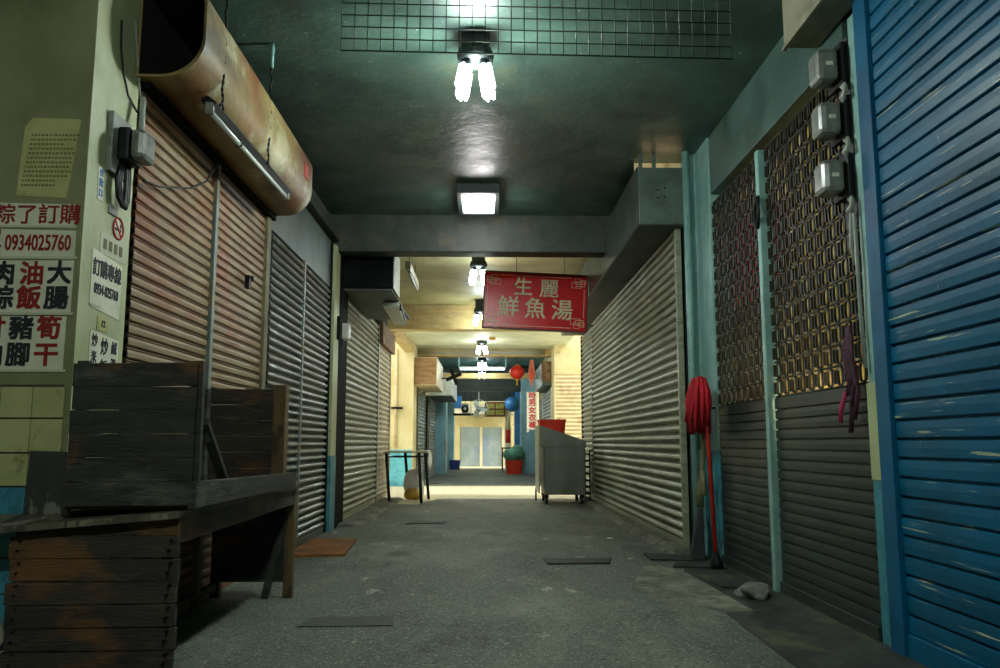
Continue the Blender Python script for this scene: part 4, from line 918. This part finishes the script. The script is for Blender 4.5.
t = thing('pennant', 'slim pinkish-red pennant banner hanging right of the lantern', 'banner', (1.03, 18.8, 2.15))
MB().prism([(0, .0), (.085, .3), (.05, .65), (-.03, .65), (-.085, .3)], (1.05, 18.8, 2.17), (1, 0, 0), (0, 0, 1), (0, .02, 0)).build('cloth', 'pennant_pink', t)
MB().prism([(0, .12), (.03, .3), (0, .5), (-.03, .3)], (1.05, 18.797, 2.17), (1, 0, 0), (0, 0, 1), (0, -.003, 0)).build('diamond', 'tub_red', t)
MB().tube([(1.05, 18.81, 2.8), (1.05, 18.81, 3.2)], .004, 6).build('cord', 'wire_dark', t)
o = tub((.83, 24.3, 0), .5, .46, .4, None, '').build('red_bucket', 'tub_red', loc=(.83, 24.3, 0)); tag(o, 'red bucket on the floor under the green bag, far right', 'bucket')
o = MB().blob((.86, 24.3, .55), (.26, .2, .26), 12, 3, .2, 0).build('green_bag', 'green_bag', loc=(.86, 24.3, .35)); tag(o, 'pale green plastic bag standing in the red bucket', 'bag')
t = thing('side_table', 'small dark table beside the red bucket in the far passage', 'table', (.72, 26.5, 0))
MB().box((.5, 26.2, .72), (1.0, 26.8, .76)).build('tabletop', 'black_plastic', t)
for x in (.53, .97):
    for y in (26.24, 26.76): MB().box((x-.02, y-.02, 0), (x+.02, y+.02, .72)).build('leg', 'sign_edge', t)
t = thing('barber_post', 'red and white painted post near the bright end doorway, right', 'post', (.75, 28.2, 0))
q = MB()
q.tube([(.75, 28.2, 0), (.75, 28.2, .9)], .09, 12, 1).tube([(.75, 28.2, .9), (.75, 28.2, 1.35)], .09, 12, 0).tube([(.75, 28.2, 1.35), (.75, 28.2, 2.2)], .09, 12, 1); q.build('column', ['tub_red', 'bright_trim'], t)
# signs near the far end
t = thing('menu_board', 'dark framed board with four yellow panels hanging at the far end', 'sign', (.31, 28, 1.8))
MB().box((-.05, 28.0, 1.79), (.66, 28.06, 2.3)).build('board', 'sign_edge', t, bevel=.005)
for x in (.0, .32):
    for z in (1.85, 2.07): MB().box((x+.01, 27.99, z), (x+.29, 28.0, z+.17)).build('panel', 'yellow_panel', t)
for x in (.05, .55): MB().tube([(x, 28.03, 2.3), (x, 28.03, 3.2)], .008, 6).build('hanger_wire', 'wire_dark', t)
t = thing('ceiling_fan', 'round pale caged fan hanging beside the yellow panelled board', 'fan', (-.25, 28, 1.8))
MB().lathe([(.0, -.03), (.09, -.03), (.10, .05), (0, .08)], (-.25, 28.05, 2.05), 16, axis=(0, -1, 0)).build('motor', 'grey_plastic', t)
q = MB()
for rr in (.32, .24, .16): q.tube([(-.25+rr*math.cos(a), 27.97 + (.32-rr)*-.1, 2.05+rr*math.sin(a)) for a in [i*2*math.pi/28 for i in range(28)]], .012 if rr > .3 else .006, 6, closed=True)
for i in range(16): a = i*math.pi/8; q.tube([(-.25+.08*math.cos(a), 27.95, 2.05+.08*math.sin(a)), (-.25+.32*math.cos(a), 27.97, 2.05+.32*math.sin(a))], .006, 5)
q.build('cage', 'fan_white', t)
for i in range(3):
    a = i*2*math.pi/3; d = Vector((math.cos(a), 0, math.sin(a))); MB().bar(Vector((-.25, 28.0, 2.05))+d*.07, Vector((-.25, 28.0, 2.05))+d*.28, .16, .01, up=(.2, -1, .2)).build('blade', 'fan_white', t)
MB().tube([(-.25, 28.08, 2.05), (-.25, 28.1, 3.2)], .02, 8).build('stem', 'fan_white', t)
t = thing('loudspeaker', 'small dark round loudspeaker on a bar left of the caged fan', 'loudspeaker', (-.6, 28, 2))
MB().box((-.84, 28.0, 1.92), (-.60, 28.2, 2.25)).build('cabinet', 'grey_plastic', t, bevel=.01)
MB().lathe([(0, .02), (.06, .03), (.13, 0), (.13, -.02), (0, -.02)], (-.72, 27.98, 2.06), 18, axis=(0, -1, 0)).build('cone', 'black_plastic', t)
MB().lathe([(0, .03), (.05, .02), (.05, 0)], (-.72, 27.96, 2.06), 14, axis=(0, -1, 0)).build('centre_cap', 'white_plastic', t)
MB().tube([(-.72, 28.1, 2.25), (-.72, 28.1, 3.2)], .01, 6).build('rod', 'wire_dark', t)
o = MB().box((-1.12, 28.05, 1.83), (-.45, 28.1, 1.91)).tube([(-.52, 28.08, 1.9), (-.52, 28.08, 3.2)], .01, 6).build('hanging_bar', 'dark_jamb', loc=(-.8, 28.07, 1.83)); tag(o, 'dark horizontal bar hanging under the far loudspeaker', 'bar')
o = MB().box((-1.1, 27.9, 2.08), (-.85, 28.2, 2.5)).tube([(-1.0, 28, 2.5), (-1.0, 28, 3.2)], .01, 6).build('blue_box', 'far_blue', loc=(-1, 28, 2.08)); tag(o, 'blue box hanging on the left of the far loudspeaker', 'box')
o = MB().lathe([(0, -.2), (.2, -.2), (.26, 0), (.2, .2), (0, .2)], (.88, 27.6, 2.2), 18, axis=(0, 1, 0)).tube([(.88, 27.6, 2.4), (.88, 27.6, 3.2)], .015, 6).build('blue_drum', 'far_blue', loc=(.88, 27.6, 2)); tag(o, 'blue drum-shaped box hanging right of the yellow panelled board', 'box')
# end wall with two glazed doors
w = MB()
w.box((-9, 32, 0), (-1.02, 32.2, 4)); w.box((.98, 32, 0), (9, 32.2, 4)); w.box((-1.02, 32, 1.52), (.98, 32.2, 4))
struct('wall_end', w, 'cream_wall')
struct('door_1', MB().box((-1.02, 32.06, 0), (-.24, 32.1, 1.52)), 'door_glass')
struct('door_2', MB().box((-.14, 32.06, 0), (.62, 32.1, 1.52)), 'door_glass')
struct('trim_10', MB().box((-.24, 32.02, 0), (-.14, 32.12, 1.52)).box((.62, 32.02, 0), (.72, 32.12, 1.52)), 'bright_trim')
struct('door_3', MB().box((.72, 32.06, 0), (.98, 32.1, 1.52)), 'door_glass')
o = MB().hexa([(-1.35, 31.2, 1.95), (1.05, 31.2, 1.95), (1.05, 31.99, 2.15), (-1.35, 31.99, 2.15), (-1.35, 31.2, 2.0), (1.05, 31.2, 2.0), (1.05, 31.99, 2.4), (-1.35, 31.99, 2.4)]).build('awning', 'box_cream', loc=(-.15, 31.6, 1.95)); tag(o, 'greyish awning over the pair of pale blue doors at the far end', 'awning')
# cables along the lane beam
q = MB()
for j in range(4):
    z = 2.90 + .02*j; q.tube([(-1.55 + i*.32, 18.36 - .01*j, z + .03*math.sin(i*1.3+j)*(.4 if i > 4 else 1)) for i in range(10)], .012, 6)
o = q.build('cable_bundle', 'cable_grey', loc=(0, 18.36, 2.88)); tag(o, 'loose bundle of cables strung along the cream beam over the lane', 'cables')
o = MB().lathe([(0, .05), (.07, .05), (.075, .02), (.05, 0), (0, -.01)], (.12, 16.4, 2.97), 16).build('smoke_detector', 'gold', loc=(.12, 16.4, 2.97)); tag(o, 'small round brass-coloured fitting on the pale lane ceiling', 'detector')
# small white fitting on the slim column, left
t = thing('wall_socket', 'small white fitting with dangling wires on the dark jamb by the slim column', 'fitting', (-1.56, 8.8, 2.05))
MB().box((-1.60, 8.82, 2.02), (-1.50, 8.98, 2.2)).build('case', 'white_plastic', t, bevel=.02)
MB().box((-1.60, 8.66, 2.0), (-1.57, 8.82, 2.25)).build('backboard', 'dark_jamb', t)
MB().tube([(-1.56, 8.80, 2.02), (-1.56, 8.76, 1.92), (-1.57, 8.72, 1.86), (-1.57, 8.68, 1.93), (-1.57, 8.66, 2.0)], .01, 6).build('wire', 'cable_black', t)

# ------------------------------------------------------------------ daylight
W = bpy.data.worlds.new('sky'); S.world = W; W.use_nodes = True
bg = W.node_tree.nodes['Background']; bg.inputs[0].default_value = (1.0, .98, .90, 1); bg.inputs[1].default_value = 3.0
sun = bpy.data.lights.new('sun', 'SUN'); sun.energy = 4; sun.color = (1, .96, .86); sun.angle = R(1.5)
so = bpy.data.objects.new('sun', sun); COL.objects.link(so)
so.rotation_euler = Vector((-.75, .14, -.72)).to_track_quat('-Z', 'Y').to_euler()

# ------------------------------------------------------------------ camera
cam = bpy.data.cameras.new('camera'); co = bpy.data.objects.new('camera', cam); COL.objects.link(co)
cam.sensor_width = 36; cam.lens = 814 / 1000 * 36; cam.clip_start = .05; cam.clip_end = 200
co.location = (0, 0, .9)
co.rotation_euler = (R(90 + 7.627), 0, R(-.977))
S.camera = co
S.view_settings.view_transform = 'Standard'; S.view_settings.look = 'None'; S.view_settings.gamma = 1
S.view_settings.exposure = 0; S.view_settings.use_curve_mapping = False
S.cycles.use_denoising = True; S.cycles.max_bounces = 8; S.cycles.sample_clamp_indirect = 6
